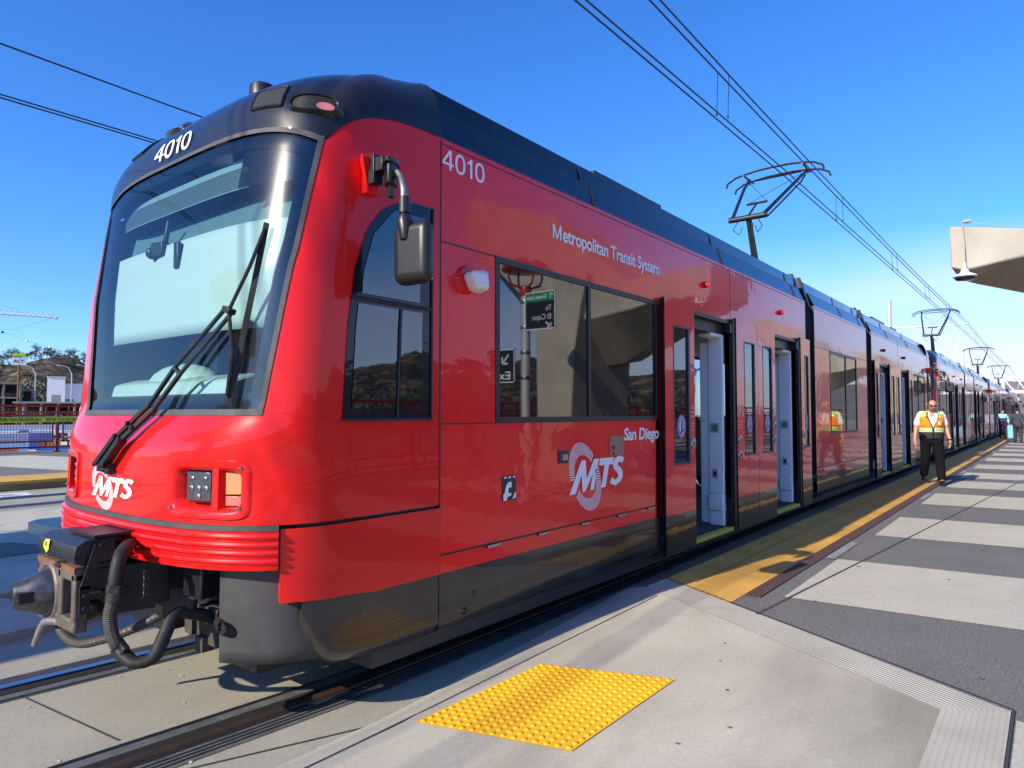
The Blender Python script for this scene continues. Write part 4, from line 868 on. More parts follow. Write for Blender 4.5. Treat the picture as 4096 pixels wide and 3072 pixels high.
    hl, hr = Vector((14.72, YC + .60, 6.60)), Vector((14.72, YC - .60, 6.60))
    for s, h in ((1, hl), (-1, hr)): k.tube([kn + Vector((.02, .30 * s, .03)), h + Vector((-.35, -.03 * s, -.22)), h], [.036, .032, .026], 10)
    k.tube([kn + Vector((.05, -.36, -.02)), hr + Vector((-.3, .04, -.32)), hr + Vector((0, .03, -.08))], .018, 8)
    a1 = kn + (hl - kn) * .30 + Vector((0, .02, .03)); a2 = kn + (hr - kn) * .30 + Vector((0, -.02, .03)); k.tube([a1, a2], .025, 8); k.tube([kn + Vector((.02, 0, .03)), (a1 + a2) / 2], .020, 8)
    k.tube([a1, hr], .006, 5); k.tube([a2, hl], .006, 5); B(k, 'upper_arm', BMET, pg)
    k = MB()
    for s in (-.2, .2):
        k.tube([kn + Vector((.02, s, -.05)), kn + Vector((-.02, s * 1.4, -.2)), kn + Vector((.03, s * .9, -.3)), kn + Vector((.06, s * .6, -.16))], .010, 6)
    B(k, 'pantograph_cable', RUB, pg)
    k = MB()
    for dx, dz in ((-.26, .02), (.26, .02)):
        pts = [(14.72 + dx, YC + y, 6.68 + dz + z) for y, z in ((1.0, -.22), (.97, -.13), (.80, -.04), (.58, 0), (.3, .028), (0, .034), (-.3, .028), (-.58, 0), (-.80, -.04), (-.97, -.13), (-1.0, -.22))]
        k.tube(pts, .022, 8)
    for s in (.60, -.60): k.tube([(14.40, YC + s, 6.66), (15.04, YC + s, 6.66)], .02, 8); k.box(14.66, 14.78, YC + s - .03, YC + s + .03, 6.56, 6.67)
    k.tube([(14.70, YC + .5, 6.60), (14.70, YC - .5, 6.60)], .018, 8); B(k, 'collector_head', BMET, pg)
    # second cab: the same parts turned round
    for o in cabp:
        c = copy_tree(o, root); c.rotation_euler = (0, 0, math.pi)
    return root, P
car, P = build_car()
tag(car, 'nearest red tram car, with 4010 on its nose and a big windscreen', 'tram', 'red tram cars coupled in one long train')
lab = ['red tram car behind the bald man in the orange vest, coupled to the front car', 'red tram car third in the train, beside the teal-shirted guard', 'red tram car at the far end of the train, smallest of the four']
skip = {'roof_number', 'emblem', 'side_number', 'operator_name', 'city_name', 'black_notice', 'lens_'}
def copy_car(o, parent=None):
    c = o.copy(); COL.objects.link(c)
    if parent: c.parent = parent
    for ch in list(o.children):
        nm = ch.name.split('.')[0]
        if nm in skip or nm in ('coupler', 'coupler_cover', 'windscreen_', 'seat', 'grab_rail', 'underframe', 'track_brake', 'bogie', 'far_windows') : continue
        copy_car(ch, c)
    return c
PITCH = 24.95
for i in range(3):
    c = copy_car(car); c.location = (ORG[0] + PITCH * (i + 1), ORG[1], ORG[2]); c['label'] = lab[i]
# ------------------------------------------------------------------ ground, tracks and platforms
PZ = .045; RZ = -.155
CONC = concrete('track_concrete', (.35, .325, .25), var=.14, stain=.28)
RAMPC = concrete('ramp_concrete', (.45, .42, .325), var=.14, stain=.34)
DARKP = concrete('dark_paving', (.165, .158, .142), var=.10, speck=.28, stain=.06, bump=.4)
LITEP = concrete('light_paving', (.485, .455, .355), var=.10, speck=.05, stain=.14)
WALLC = concrete('pier_concrete', (.42, .385, .31), var=.18, stain=.3)
def st(mb, name, mat, **k): o = mb.build(name, mat, **k); o['kind'] = 'structure'; return o
XF = 170
m = MB(); m.quad((-2500, -3000, -6), (3000, -3000, -6), (3000, 3000, -6), (-2500, 3000, -6)); st(m, 'terrain', concrete('dry_ground', (.34, .30, .24), var=.25, stain=.3, scale=.08), smooth=0)
m = MB(); m.box(-60, XF, -12.2, 28.2, -1.6, RZ - .008); st(m, 'track_bed', CONC, smooth=0)
m = MB()
for y in (-12.0, 28.0): m.box(-60, XF, y - .2, y + .2, -1.7, RZ + .05)
for x in range(-40, 160, 20): m.box(x, x + 2, -9, 26, -6, -1.55)
st(m, 'viaduct', WALLC, smooth=0)
# right platform: slab with a skewed end, sloping pocket in front of it
def xd(y): return 5.356 + (y + 1.797) * .5573            # inner edge of the ribbed band
m = MB(); pol = [(xd(-1.58), -1.58), (XF, -1.58), (XF, -12.2), (-60, -12.2), (-60, -3.93), (xd(-3.93), -3.93)]
m.prism([(x, y, RZ - .1) for x, y in pol], (0, 0, PZ - RZ + .1)); st(m, 'platform', DARKP, smooth=0)
def sheet(pts, z, name, mat): q = MB(); q.poly([(x, y, z) for x, y in pts]); return st(q, name, mat, smooth=0, recalc=False)
Z1, Z2, Z3 = PZ + .004, PZ + .008, PZ + .012
m = MB()
starts = [(5.90, 1.87), (9.57, 1.90), (13.35, 1.95), (16.7, 1.7), (19.3, 1.85), (22.85, 1.95), (26.65, 2.0), (30.25, 1.9), (34.0, 1.9), (38.0, 1.9), (41.9, 1.7), (45.6, 1.8), (49.4, 1.8), (53, 1.8), (57, 1.8), (61, 1.8), (65, 1.8), (69, 1.8), (73, 1.8), (77, 1.8)]
for x, w in starts: m.poly([(x, -2.63, Z1), (x + w, -2.615, Z1), (x + w + .62, -9.4, Z1), (x + .62, -9.4, Z1)])
for x in (-16, -12, -8, -4): m.poly([(x, -4.4, Z1), (x + 1.9, -4.4, Z1), (x + 2.4, -9.4, Z1), (x + .5, -9.4, Z1)])
m.poly([(-.6, -4.24, Z1), (4.26, -4.24, Z1), (3.6, -9, Z1), (-.6, -9, Z1)])
st(m, 'light_paving_band', LITEP, smooth=0, recalc=False)
# ribbed bands
def ribbed(name, ang):
    mm, t, b = nodes(name); N = t.nodes.new; L = t.links.new; b.inputs['Roughness'].default_value = .85
    tc = N('ShaderNodeTexCoord'); mp = N('ShaderNodeMapping'); mp.inputs['Rotation'].default_value = (0, 0, ang); L(tc.outputs['Object'], mp.inputs[0])
    wv = N('ShaderNodeTexWave'); wv.inputs['Scale'].default_value = 11.5; wv.bands_direction = 'X'; L(mp.outputs[0], wv.inputs['Vector'])
    bp = N('ShaderNodeBump'); bp.inputs['Strength'].default_value = .6; bp.inputs['Distance'].default_value = .006; L(wv.outputs[1], bp.inputs['Height']); L(bp.outputs[0], b.inputs['Normal'])
    n = N('ShaderNodeTexNoise'); n.inputs['Scale'].default_value = 3; n.inputs['Detail'].default_value = 7; L(tc.outputs['Object'], n.inputs['Vector'])
    cr_ = N('ShaderNodeValToRGB'); cr_.color_ramp.elements[0].color = (.43, .40, .31, 1); cr_.color_ramp.elements[1].color = (.53, .495, .39, 1); cr_.color_ramp.elements[0].position = .3; cr_.color_ramp.elements[1].position = .7; L(n.outputs[0], cr_.inputs[0])
    mx = N('ShaderNodeMixRGB'); mx.blend_type = 'MULTIPLY'; mx.inputs['Fac'].default_value = .06; L(cr_.outputs[0], mx.inputs['Color1']); L(wv.outputs[1], mx.inputs['Color2']); L(mx.outputs[0], b.inputs['Base Color'])
    return mm
da = math.atan2(2.345, 1.31)
sheet([(5.872, -1.58), (xd(-1.58), -1.58), (xd(-3.93), -3.93), (4.375, -4.215)], Z1, 'ribbed_paving', ribbed('ribbed_concrete_skew', math.pi / 2 - da + math.pi / 2 - math.pi / 2))
sheet([(4.375, -4.215), (xd(-3.93) , -3.93), (-60, -3.93), (-60, -4.215)], Z2, 'ribbed_paving', ribbed('ribbed_concrete', math.pi / 2))
m = MB()
for a, b in (((5.885, -1.58), (4.385, -4.225)), ((4.385, -4.225), (-60, -4.225)), ((5.25, -2.62), (30, -4.75)), ((-4, -5.6), (40, -6.3))):
    d = Vector((b[0] - a[0], b[1] - a[1], 0)).normalized(); n = Vector((-d.y, d.x, 0)) * .006
    m.poly([(a[0] - n.x, a[1] - n.y, Z3), (b[0] - n.x, b[1] - n.y, Z3), (b[0] + n.x, b[1] + n.y, Z3), (a[0] + n.x, a[1] + n.y, Z3)])
st(m, 'paving_joint', pbr('joint_dark', (.05, .05, .05), .9), smooth=0, recalc=False)
YSTRIP = tactile('worn_yellow_strip', (.66, .37, .075), .045, .22)
sheet([(5.875, -1.585), (XF, -1.585), (XF, -2.345), (5.445, -2.345)], Z1, 'yellow_edge_strip', YSTRIP)
m = MB()
for x in [6.9 + .61 * 2 * i for i in range(60)]: m.quad((x, -1.59, Z2), (x + .006, -1.59, Z2), (x + .006, -2.34, Z2), (x, -2.34, Z2))
m.quad((5.9, -1.86, Z2), (90, -1.86, Z2), (90, -1.866, Z2), (5.9, -1.866, Z2)); st(m, 'strip_joint', pbr('strip_joint_dark', (.22, .13, .04), .9), smooth=0, recalc=False)
m = MB(); m.quad((5.88, -1.578, RZ), (XF, -1.578, RZ), (XF, -1.578, PZ + .004), (5.88, -1.578, PZ + .004)); st(m, 'platform_edge', concrete('edge_concrete', (.30, .27, .22), stain=.4), smooth=0)
# drain grate: brown cast bars
m = MB()
for y in (-2.362, -2.478): m.box(5.75, 120, y - .006, y + .006, PZ, PZ + .012)
for i in range(900):
    x = 5.76 + i * .026
    m.box(x, x + .013, -2.474, -2.366, PZ, PZ + .010)
for y in (-2.394, -2.422, -2.45): m.box(5.75, 120, y - .005, y + .005, PZ + .001, PZ + .0115)
m.quad((29, -2.474, PZ + .009), (120, -2.474, PZ + .009), (120, -2.366, PZ + .009), (29, -2.366, PZ + .009))
st(m, 'drain_grate', pbr('brown_grate', (.085, .045, .035), .7, var=.25, vscale=6), smooth=0, recalc=False)
m = MB(); m.quad((5.75, -2.474, PZ + .004), (29, -2.474, PZ + .004), (29, -2.366, PZ + .004), (5.75, -2.366, PZ + .004)); st(m, 'drain_channel', pbr('drain_dark', (.008, .007, .006), .9), smooth=0)
m = MB(); random.seed(11)
for i in range(70):
    x = random.uniform(4.5, 24); y = random.uniform(-5, -2.65)
    if x < xd(y) + .6: continue
    r = random.uniform(.006, .022); m.poly([(x + r * random.uniform(.7, 1.3) * math.cos(a), y + r * random.uniform(.7, 1.3) * math.sin(a), PZ + .0065) for a in frange(0, 5.6, 8)])
st(m, 'paving_spot', pbr('gum_dark', (.13, .125, .12), .9), smooth=0, recalc=False)
m = MB()
for i in range(16):
    x = random.uniform(2.6, 5.2); y = random.uniform(-3.8, -1.7); r = random.uniform(.004, .013); z0 = 0
    if x > xd(y) - .05: continue
    m.poly([(x + r * random.uniform(.7, 1.3) * math.cos(a), y + r * random.uniform(.7, 1.5) * math.sin(a), RZ + .25) for a in frange(0, 5.6, 7)])
    for k in range(len(m.v) - 8, len(m.v)): p = m.v[k]; m.v[k] = (p[0], p[1], PZ + .007 - .165 * max(0, min(1, min((xd(p[1]) - p[0]) * .873, (p[1] + 3.93) * 1.8) / 2.45)))
st(m, 'paving_spot', pbr('gum_dark', (.13, .125, .12), .9), smooth=0, recalc=False)
# lettered tiles
TILE = pbr('grey_tile', (.20, .20, .21), .8, var=.15)
for i, x in enumerate((7.72, 14.0, 20.6, 26.4, 32.2, 38.2)):
    m = MB(); m.quad((x, -2.60, Z2), (x + 1.12, -2.60, Z2), (x + 1.12, -2.495, Z2), (x, -2.495, Z2)); t_ = m.build('lettered_tile', TILE, smooth=0); t_['kind'] = 'structure'
    q = MB(); text_to(q, 'STAND BEHIND LINE', .085, lambda a, b: (x + .03 + a, -2.580 + b, Z3), bold=.001, width=1.06); o = q.build('tile_lettering', pbr('worn_white_print', (.5, .5, .5), .8, var=.35, vscale=30), t_, smooth=0, recalc=False)
# sloping pocket
def zramp(x, y):
    d = min((xd(y) - x) * .873, (y + 3.93) * 1.8); t = max(0, min(1, d / 2.45))
    return PZ + .003 - .165 * t
m = MB(); ys = frange(-1.56, -3.93, 40); rows = []
for y in ys: rows.append([(-30 + (xd(y) + 30) * (1 - (1 - t) ** 4), y, zramp(-30 + (xd(y) + 30) * (1 - (1 - t) ** 4), y)) for t in frange(0, 1, 90)])
m.grid(rows); lo = rows[0]
m.grid([[(p[0], p[1] + .16, max(RZ - .004, p[2] - .04)) for p in lo], lo]); m.grid([[(p[0], p[1] + .16, RZ - .1) for p in lo], [(p[0], p[1] + .16, max(RZ - .004, p[2] - .04)) for p in lo]])
st(m, 'ramp', RAMPC, smooth=40)
m = MB()
def stripe(a, b, w, zf, n=24):
    d = Vector((b[0] - a[0], b[1] - a[1], 0)).normalized(); nn = Vector((-d.y, d.x, 0)) * w / 2
    pts = [(a[0] + (b[0] - a[0]) * t, a[1] + (b[1] - a[1]) * t) for t in frange(0, 1, n)]
    m.grid([[(p[0] + nn.x * s, p[1] + nn.y * s, zf(p[0] + nn.x * s, p[1] + nn.y * s)) for p in pts] for s in (-1, 1)])
stripe((5.3, -1.78), (2.7, -1.585), .010, lambda x, y: zramp(x, y) + .003); stripe((2.72, -1.585), (-8, -1.66), .012, lambda x, y: zramp(x, y) + .003)
st(m, 'ramp_joint', pbr('joint_dark', (.05, .05, .05), .9), smooth=0, recalc=False)
# tactile pad with real domes
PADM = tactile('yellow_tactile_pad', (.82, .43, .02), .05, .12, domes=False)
A, Bq, Cq, Dq = (2.65, -1.65), (3.635, -1.78), (3.84, -2.62), (2.84, -2.545)
def padp(u, v): return (A[0] + (Bq[0] - A[0]) * u + (Dq[0] - A[0]) * v + (A[0] - Bq[0] + Cq[0] - Dq[0]) * u * v, A[1] + (Bq[1] - A[1]) * u + (Dq[1] - A[1]) * v + (A[1] - Bq[1] + Cq[1] - Dq[1]) * u * v)
m = MB(); m.grid([[(*padp(u, v), zramp(*padp(u, v)) + .006) for u in frange(0, 1, 16)] for v in frange(0, 1, 12)])
nu, nv = 20, 15
for i in range(nu):
    for j in range(nv):
        x, y = padp((i + .5) / nu, (j + .5) / nv); z = zramp(x, y) + .006; m.lathe([(.0, .008), (.010, .0078), (.014, .005), (.017, -.002)], (x, y, z), n=8)
pad = m.build('tactile_pad', PADM, smooth=40); tag(pad, 'bright yellow dotted tactile pad on the concrete ramp in the foreground', 'tactile pad', 'yellow tactile pads at the crossing')
# rails with rubber strips and flangeways
def yctr(x):
    if x < 2.8: return -.10 - .070 * (x - 2.8) + .0035 * (x - 2.8) ** 2
    if x < 12: t = (x - 2.8) / 9.2; return -.10 + .15 * (t * t * (3 - 2 * t))
    return .05
xs = frange(-30, 2.8, 40) + frange(2.8, 12, 20)[1:] + [40, XF]
GROOVE = pbr('groove_shade', (.006, .006, .006), .9); RAILM = pbr('polished_rail', (.32, .34, .38), .22, metal=1, var=.2, vscale=20); RAILB = pbr('brown_rail', (.08, .05, .035), .5, metal=.5, var=.3, vscale=10)  # flat black strips; the shade inside the grooves is put into this colour
RUBS = pbr('grey_rubber_panel', (.10, .10, .10), .7, var=.45, vscale=7, bump=.3, bscale=30, bdist=.004)
def rail(off, yc_f, inner):
    def strip(name, mat, a, b, z):
        q = MB(); q.grid([[(x, yc_f(x) + y, z) for x in xs] for y in (a, b)]); return st(q, name, mat, smooth=0)
    s = 1 if off > 0 else -1
    strip('rubber_panel', RUBS, off - s * .25, off + s * .21, RZ - .004)
    strip('flangeway', GROOVE, off - s * .125, off - s * .038, RZ)
    strip('flangeway', GROOVE, off + s * .038, off + s * .06, RZ)
    q = MB(); q.grid([[(x, yc_f(x) + off + y, RZ + z) for x in xs] for y, z in ((-.037, .001), (-.030, .012), (.030, .012), (.037, .001))]); st(q, 'rail', RAILB if (off < 0 and inner == 0) else RAILM, smooth=30)
    q = MB(); 
    for y in (-s * .215, -s * .235, s * .10, s * .135, s * .17): q.grid([[(x, yc_f(x) + off + y + d, RZ) for x in xs] for d in (-.005, .005)])
    st(q, 'rubber_groove', GROOVE, smooth=0)
for off in (-.79, .79): rail(off, yctr, 0)
for off in (-.75, .75): rail(off, lambda x: 11.45 + .03 * x, 1)
m = MB()
for a, b in (((1.47, .60), (1.60, -.50)), ((-1.5, .75), (-1.35, -.35)), ((-4.5, 1.0), (-4.3, -.2)), ((1.60, -1.04), (2.75, -1.50))): stripe(a, b, .012, lambda x, y: RZ - .003)
for x in range(6, 60, 6): stripe((x, -.5), (x, .6), .012, lambda x, y: RZ - .003)
st(m, 'slab_joint', pbr('joint_dark', (.05, .05, .05), .9), smooth=0, recalc=False)
m = MB(); random.seed(3)
for i in range(46):
    x = random.uniform(-.2, 3.2); y = random.uniform(-1.45, .9); r = random.uniform(.004, .014)
    m.poly([(x + r * random.uniform(.6, 1.3) * math.cos(a), y + r * random.uniform(.5, 1.6) * math.sin(a), RZ - .0035) for a in frange(0, 5.6, 7)])
st(m, 'paving_speck', pbr('pale_speck', (.55, .54, .52), .9), smooth=0, recalc=False)
# island platform left of the tram and the far platform
m = MB(); m.prism([(x, y, RZ - .1) for x, y in ((-60, 1.78), (1.3, 1.78), (2.9, 2.0), (XF, 2.0), (XF, 9.75), (-60, 9.55))], (0, 0, .16)); st(m, 'island_ramp', RAMPC, smooth=0)
m = MB(); m.prism([(x, y, RZ) for x, y in ((3.9, 2.05), (XF, 2.05), (XF, 9.7), (5.6, 9.65), (3.35, 6.9))], (0, 0, PZ - RZ)); st(m, 'island_platform', LITEP, smooth=0)
m = MB(); m.poly([(x, y, RZ + .066) for x, y in ((-8, 5.0), (3.05, 5.15), (3.15, 5.6), (2.95, 6.15), (2.7, 6.2), (-8, 6.1))]); st(m, 'dark_paving_band', DARKP, smooth=0, recalc=False)
m = MB(); m.poly([(x, y, RZ + .066) for x, y in ((2.95, 7.35), (3.35, 7.1), (5.2, 9.3), (4.55, 9.3))]); st(m, 'ribbed_paving', ribbed('ribbed_concrete_left', .9), smooth=0, recalc=False)
m = MB(); zf = RZ + .067
A, Bq, Cq, Dq = (1.98, 3.22), (2.95, 3.05), (2.92, 1.98), (2.45, 1.96)
m.grid([[(*padp(u, v), zf) for u in frange(0, 1, 3)] for v in frange(0, 1, 3)])
for i in range(13):
    for j in range(14): m.lathe([(.0, .008), (.010, .0078), (.014, .005), (.017, -.002)], (*padp((i + .5) / 13, (j + .5) / 14), zf), n=6)
o = m.build('tactile_pad', tactile('shaded_tactile_pad', (.40, .20, .04), .05, .3, domes=False), smooth=40); tag(o, 'tactile pad behind the coupler, its shade painted into the dark orange', 'tactile pad', 'yellow tactile pads at the crossing')  # a yellow pad coloured dark orange: the shade is put into the colour
m = MB(); m.prism([(-60, 13.9, RZ - .1), (XF, 13.9, RZ - .1), (XF, 28.2, RZ - .1), (-60, 28.2, RZ - .1)], (0, 0, PZ - RZ + .1)); st(m, 'far_platform', DARKP, smooth=0)
m = MB()
for x in range(-14, 60, 7): m.poly([(x, 16.1, Z1), (x + 3.6, 16.1, Z1), (x + 1.6, 25, Z1), (x - 2, 25, Z1)])
st(m, 'light_paving_band', LITEP, smooth=0, recalc=False)
m = MB(); m.quad((-60, 13.89, Z1), (XF, 13.89, Z1), (XF, 15.6, Z1), (-60, 15.6, Z1)); m.quad((-60, 13.885, PZ - .06), (XF, 13.885, PZ - .06), (XF, 13.885, Z1), (-60, 13.885, Z1)); st(m, 'yellow_edge_strip', YSTRIP, smooth=0)
m = MB(); m.quad((-60, 13.88, RZ), (XF, 13.88, RZ), (XF, 13.88, PZ - .06), (-60, 13.88, PZ - .06)); st(m, 'platform_edge', concrete('edge_concrete_yellow', (.34, .24, .11), stain=.5), smooth=0)
m = MB(); m.poly([(3.2, 12.55, RZ + .002), (5.1, 12.6, RZ + .002), (5.2, 13.3, RZ + .002), (3.3, 13.3, RZ + .002)]); st(m, 'painted_panel', pbr('road_white', (.6, .6, .58), .8, var=.2), smooth=0)
m = MB(); text_to(m, 'LOOK', .55, lambda x, y: (3.4 + x, 12.72 + y * .8, RZ + .006), bold=.01); st(m, 'painted_lettering', pbr('road_grey', (.2, .2, .2), .8), smooth=0, recalc=False)

# ------------------------------------------------------------------ overhead line
WIRE = pbr('black_wire', (.012, .012, .013), .5)
def wire(pts, r, lb, grp='overhead wires above the front train', name='overhead_wire'):
    q = MB(); q.tube(pts, r, 6); o = q.build(name, WIRE); tag(o, lb, 'wire', grp); return o
POLES = [54, 104, 154]
def mess(y, z0):
    pts = []
    for x in frange(-46, 154, 100):
        span = ((x - 54) % 50) / 50; pts.append((x, y + .0, z0 + .28 * (2 * span - 1) ** 2 - .02))
    return pts
c1 = wire([(-46, .55, 6.72), (-4, .26, 6.72), (7, .115, 6.72), (14.7, .02, 6.72), (54, -.12, 6.72), (104, .2, 6.72), (154, 0, 6.72)], .013, 'left of the two low contact wires touched by the pantographs')
c2 = wire([(-46, .42, 6.72), (-4, .14, 6.72), (7, .005, 6.72), (14.7, -.10, 6.72), (54, -.24, 6.72), (104, .08, 6.72), (154, -.12, 6.72)], .013, 'right of the two low contact wires touched by the pantographs')
m1_ = wire(mess(-.02, 7.36), .0145, 'left of the two upper wires that carry the contact wires of the front train')
m2_ = wire(mess(-.14, 7.36), .0145, 'right of the two upper wires that carry the contact wires of the front train')
for m_, dx, y0, y1 in ((m1_, 0, -.02, .04), (m2_, .2, -.14, -.08)):
    for x in (11.3, 19.5, 27.5, 35.5, 43.5, 60, 68, 76, 84, 92):
        x += dx; zt = 7.34 + .28 * (2 * (((x - 54) % 50) / 50) - 1) ** 2; q = MB(); q.tube([(x, y0, zt), (x, y1 - .003 * x, 6.72)], .0065, 4); q.lathe([(0, -.03), (.016, -.02), (.016, .02), (0, .03)], (x, y1 - .003 * x, 6.74), n=6); q.build('dropper', WIRE, m_)
g2 = 'overhead wires above the far track'
wire([(-30, 8.2, 7.45), (3.2, 8.5, 7.43), (6, 8.62, 7.43), (90, 9.4, 7.4)], .014, 'single black wire highest in the sky at the left edge', g2)
wire([(-30, 8.6, 6.7), (3.3, 8.72, 6.7), (5.5, 8.68, 6.7), (90, 9.2, 6.7)], .0125, 'upper of the close pair of wires running left of the tram roof', g2)
wire([(-30, 8.75, 6.7), (3.35, 8.86, 6.7), (5.5, 8.82, 6.7), (90, 9.3, 6.7)], .0125, 'lower of the close pair of wires running left of the tram roof', g2)
PALE = pbr('galvanised_pale', (.55, .55, .52), .5, metal=.3, var=.1)
plab = ['pale round mast rising behind the front train, nearest of its row', 'pale mast far down the line past the second tram', 'farthest pale mast at the end of the line']
for i, x in enumerate(POLES):
    q = MB(); q.tube([(x, 4.45, -.2), (x, 4.45, 9.5)], [.17, .13], 12); q.lathe([(0, .04), (.15, .02), (.15, -.03)], (x, 4.45, 9.5), n=12); mast = q.build('catenary_mast', PALE); tag(mast, plab[i], 'mast', 'overhead line masts')
    q = MB(); q.tube([(x, 4.3, 7.55), (x, -.35, 7.45)], .045, 8); q.tube([(x, 3.0, 7.5), (x, .75, 5.75)], .04, 8); q.tube([(x, 0, 7.45), (x, -1.0, 6.3)] if False else [(x, .6, 5.7), (x, .2, 7.4)], .03, 6)
    q.tube([(x, .75, 5.75), (x, 4.3, 5.2)], .035, 8); q.tube([(x, .7, 5.8), (x, .4, 6.85), (x, -.3, 6.9)], .02, 6); q.build('cantilever_arm', PALE, mast)
    q = MB()
    for p in ((x, 4.15, 7.55), (x, 2.95, 7.48), (x, -.08, 7.50)): q.ball(p, .085, 8, 6)
    q.build('insulator', pbr('white_insulator', (.7, .7, .68), .3), mast)

# ------------------------------------------------------------------ concrete canopy piers, camera
def canopy(x, lb, ctx=0):
    e = empty('platform_canopy', (x, -6.3, PZ)); tag(e, lb, 'concrete canopy', 'concrete canopies on the platform')
    o = (x, -6.3, PZ)
    q = MB(); w = []
    for z, hw, y0, y1 in ((0, 1.22, -6.35, -7.2), (1.4, 1.22, -6.3, -7.2), (2.9, 1.25, -6.2, -7.2), (3.9, 1.28, -6.0, -7.2), (4.6, 1.3, -5.8, -7.2)):
        w.append([(x + 1.15 - hw, y0, z), (x + 1.15 + hw, y0, z), (x + 1.15 + hw, y1, z), (x + 1.15 - hw, y1, z)])
    q.grid(w, loop=True); q.poly(w[-1]); q.build('pier', WALLC, e, org=o, smooth=20, bevel=.03)
    q = MB()
    # wing: front face tall at the tip, soffit falling away behind it
    st_ = [(-3.24, 4.46, 3.82, 3.84, 4.46), (-3.42, 4.43, 3.75, 3.76, 4.43), (-4.15, 4.28, 3.87, 3.50, 4.28), (-5.0, 4.35, 3.7, 3.1, 4.5), (-5.8, 4.9, 3.6, 2.7, 5.0), (-7.0, 6.0, 3.6, 2.6, 6.0), (-9.5, 6.9, 5.9, 5.5, 6.9)]
    rows = [[(x + .10, y, a), (x + .10, y, b), (x + 1.3, y, c), (x + 2.2, y, c + .1), (x + 2.3, y, d)] for y, a, b, c, d in st_]
    q.grid(rows, loop=True); q.poly(rows[0]); q.poly(rows[-1]); q.build('canopy_beam', WALLC, e, org=o, smooth=25, bevel=.025)
    return e
cn = canopy(12.3, 'concrete canopy beam jutting in at the upper right with a camera under its tip')
for x, lb in ((37.3, 'second concrete canopy down the platform, outside the right edge'), (62.3, 'third concrete canopy down the platform, outside the right edge')):
    c = copy_tree(cn); c.location = (x, -7.9, PZ); c['label'] = lb
WCAM = pbr('white_camera', (.75, .75, .74), .35)
q = MB(); q.lathe([(.0, .25), (.022, .25), (.025, .16), (.045, .15), (.06, .10), (.11, .075), (.155, .055), (.16, .035), (.13, .02), (.0, .02)], (12.28, -3.43, 3.60), n=28); dc = q.build('dome_camera', WCAM, smooth=40); tag(dc, 'white dome camera hanging under the tip of the concrete beam', 'camera')
q = MB(); q.lathe([(.12, .02), (.125, -.0), (.11, -.015), (.0, -.03)], (12.28, -3.43, 3.60), n=28); q.build('camera_dome', pbr('smoked_dome', (.01, .01, .012), .1), dc)
q = MB(); q.lathe([(.13, .022), (.135, .012), (.13, .008)], (12.28, -3.43, 3.60), n=28); q.build('black_ring', BPLA, dc)
q = MB(); q.tube([(12.29, -3.43, 3.82), (12.33, -3.435, 3.88), (12.375, -3.43, 4.2), (12.375, -3.41, 4.46), (12.40, -3.43, 4.49), (12.40, -4.15, 4.295), (12.40, -5.0, 4.36)], .006, 6); q.obox((12.39, -3.47, 4.505), (.05, .11, .035)); q.build('conduit', pbr('grey_conduit', (.30, .29, .27), .6), dc)

e = empty('platform_canopy', (-9, 5.6, PZ)); o = (-9, 5.6, PZ); tag(e, 'concrete canopy added out of view on the island platform to cast the shade at left', 'concrete canopy', 'concrete canopies on the platform')  # unseen canopy, added and sized for the shade it throws
q = MB(); q.box(-10.2, -7.8, 5.0, 6.2, 0, 4.8); q.build('pier', WALLC, e, org=o, bevel=.03)
q = MB(); q.hexa([(-14, 2.9, 4.9), (-4.2, 2.7, 4.9), (-4.6, 8.4, 4.9), (-14, 8.4, 4.9), (-14, 2.9, 5.4), (-4.2, 2.7, 5.4), (-4.6, 8.4, 5.4), (-14, 8.4, 5.4)]); q.build('canopy_beam', WALLC, e, org=o, bevel=.03)
# ------------------------------------------------------------------ sign pole behind the photographer, seen in the windows
sp = empty('sign_pole', (9.65, -5.55, PZ)); so = (9.65, -5.55, PZ); tag(sp, 'grey sign pole with a red lamp on top, mirrored in the side window', 'sign pole')
RPL = pbr('red_lamp_paint', (.42, .01, .012), .35, coat=.5)
q = MB(); q.tube([(9.65, -5.55, PZ), (9.65, -5.55, 3.72)], .085, 16); q.build('pole', PALE, sp, org=so)
q = MB()
for z in (3.55, 3.1, 2.65, 2.2): q.lathe([(.092, -.03), (.096, 0), (.092, .03)], (9.65, -5.55, z), n=16)
q.build('pole_band', STEEL, sp, org=so)
q = MB(); q.lathe([(.10, -.12), (.12, .0), (.10, .06), (.0, .06)], (9.65, -5.55, 3.78), n=16)
for k in range(4):
    a = k * math.pi / 2 + .5; d = Vector((math.cos(a), math.sin(a), 0)); c = Vector((9.65, -5.55, 3.8)); q.tube([c + d * .08, c + d * .28 + Vector((0, 0, .06)), c + d * .33 + Vector((0, 0, .2)), c + d * .30 + Vector((0, 0, .33))], .022, 8)
q.lathe([(.42, -.02), (.44, .02), (.40, .08), (.26, .15), (.0, .18)], (9.65, -5.55, 4.13), n=28); q.lathe([(.42, -.02), (.30, -.04), (.0, -.04)], (9.65, -5.55, 4.13), n=28); q.build('lamp_head', RPL, sp, org=so)
def sign(name, y0, y1, z0, z1, parts):
    q = MB(); q.box(9.50, 9.52, y1, y0, z0, z1); s = q.build(name, pbr('sign_black', (.012, .012, .014), .4), sp, org=so, bevel=.004)
    q = MB(); x = 9.496
    for a, b, c, d in ((y1, y0, z0, z0 + .018), (y1, y0, z1 - .018, z1), (y1, y1 + .018, z0, z1), (y0 - .018, y0, z0, z1)): q.quad((x, a, c), (x, b, c), (x, b, d), (x, a, d))
    q.build('sign_border', WHT, s, org=so, smooth=0); return s
s1 = sign('line_sign', -4.80, -5.45, 3.02, 3.68, None); X = 9.494
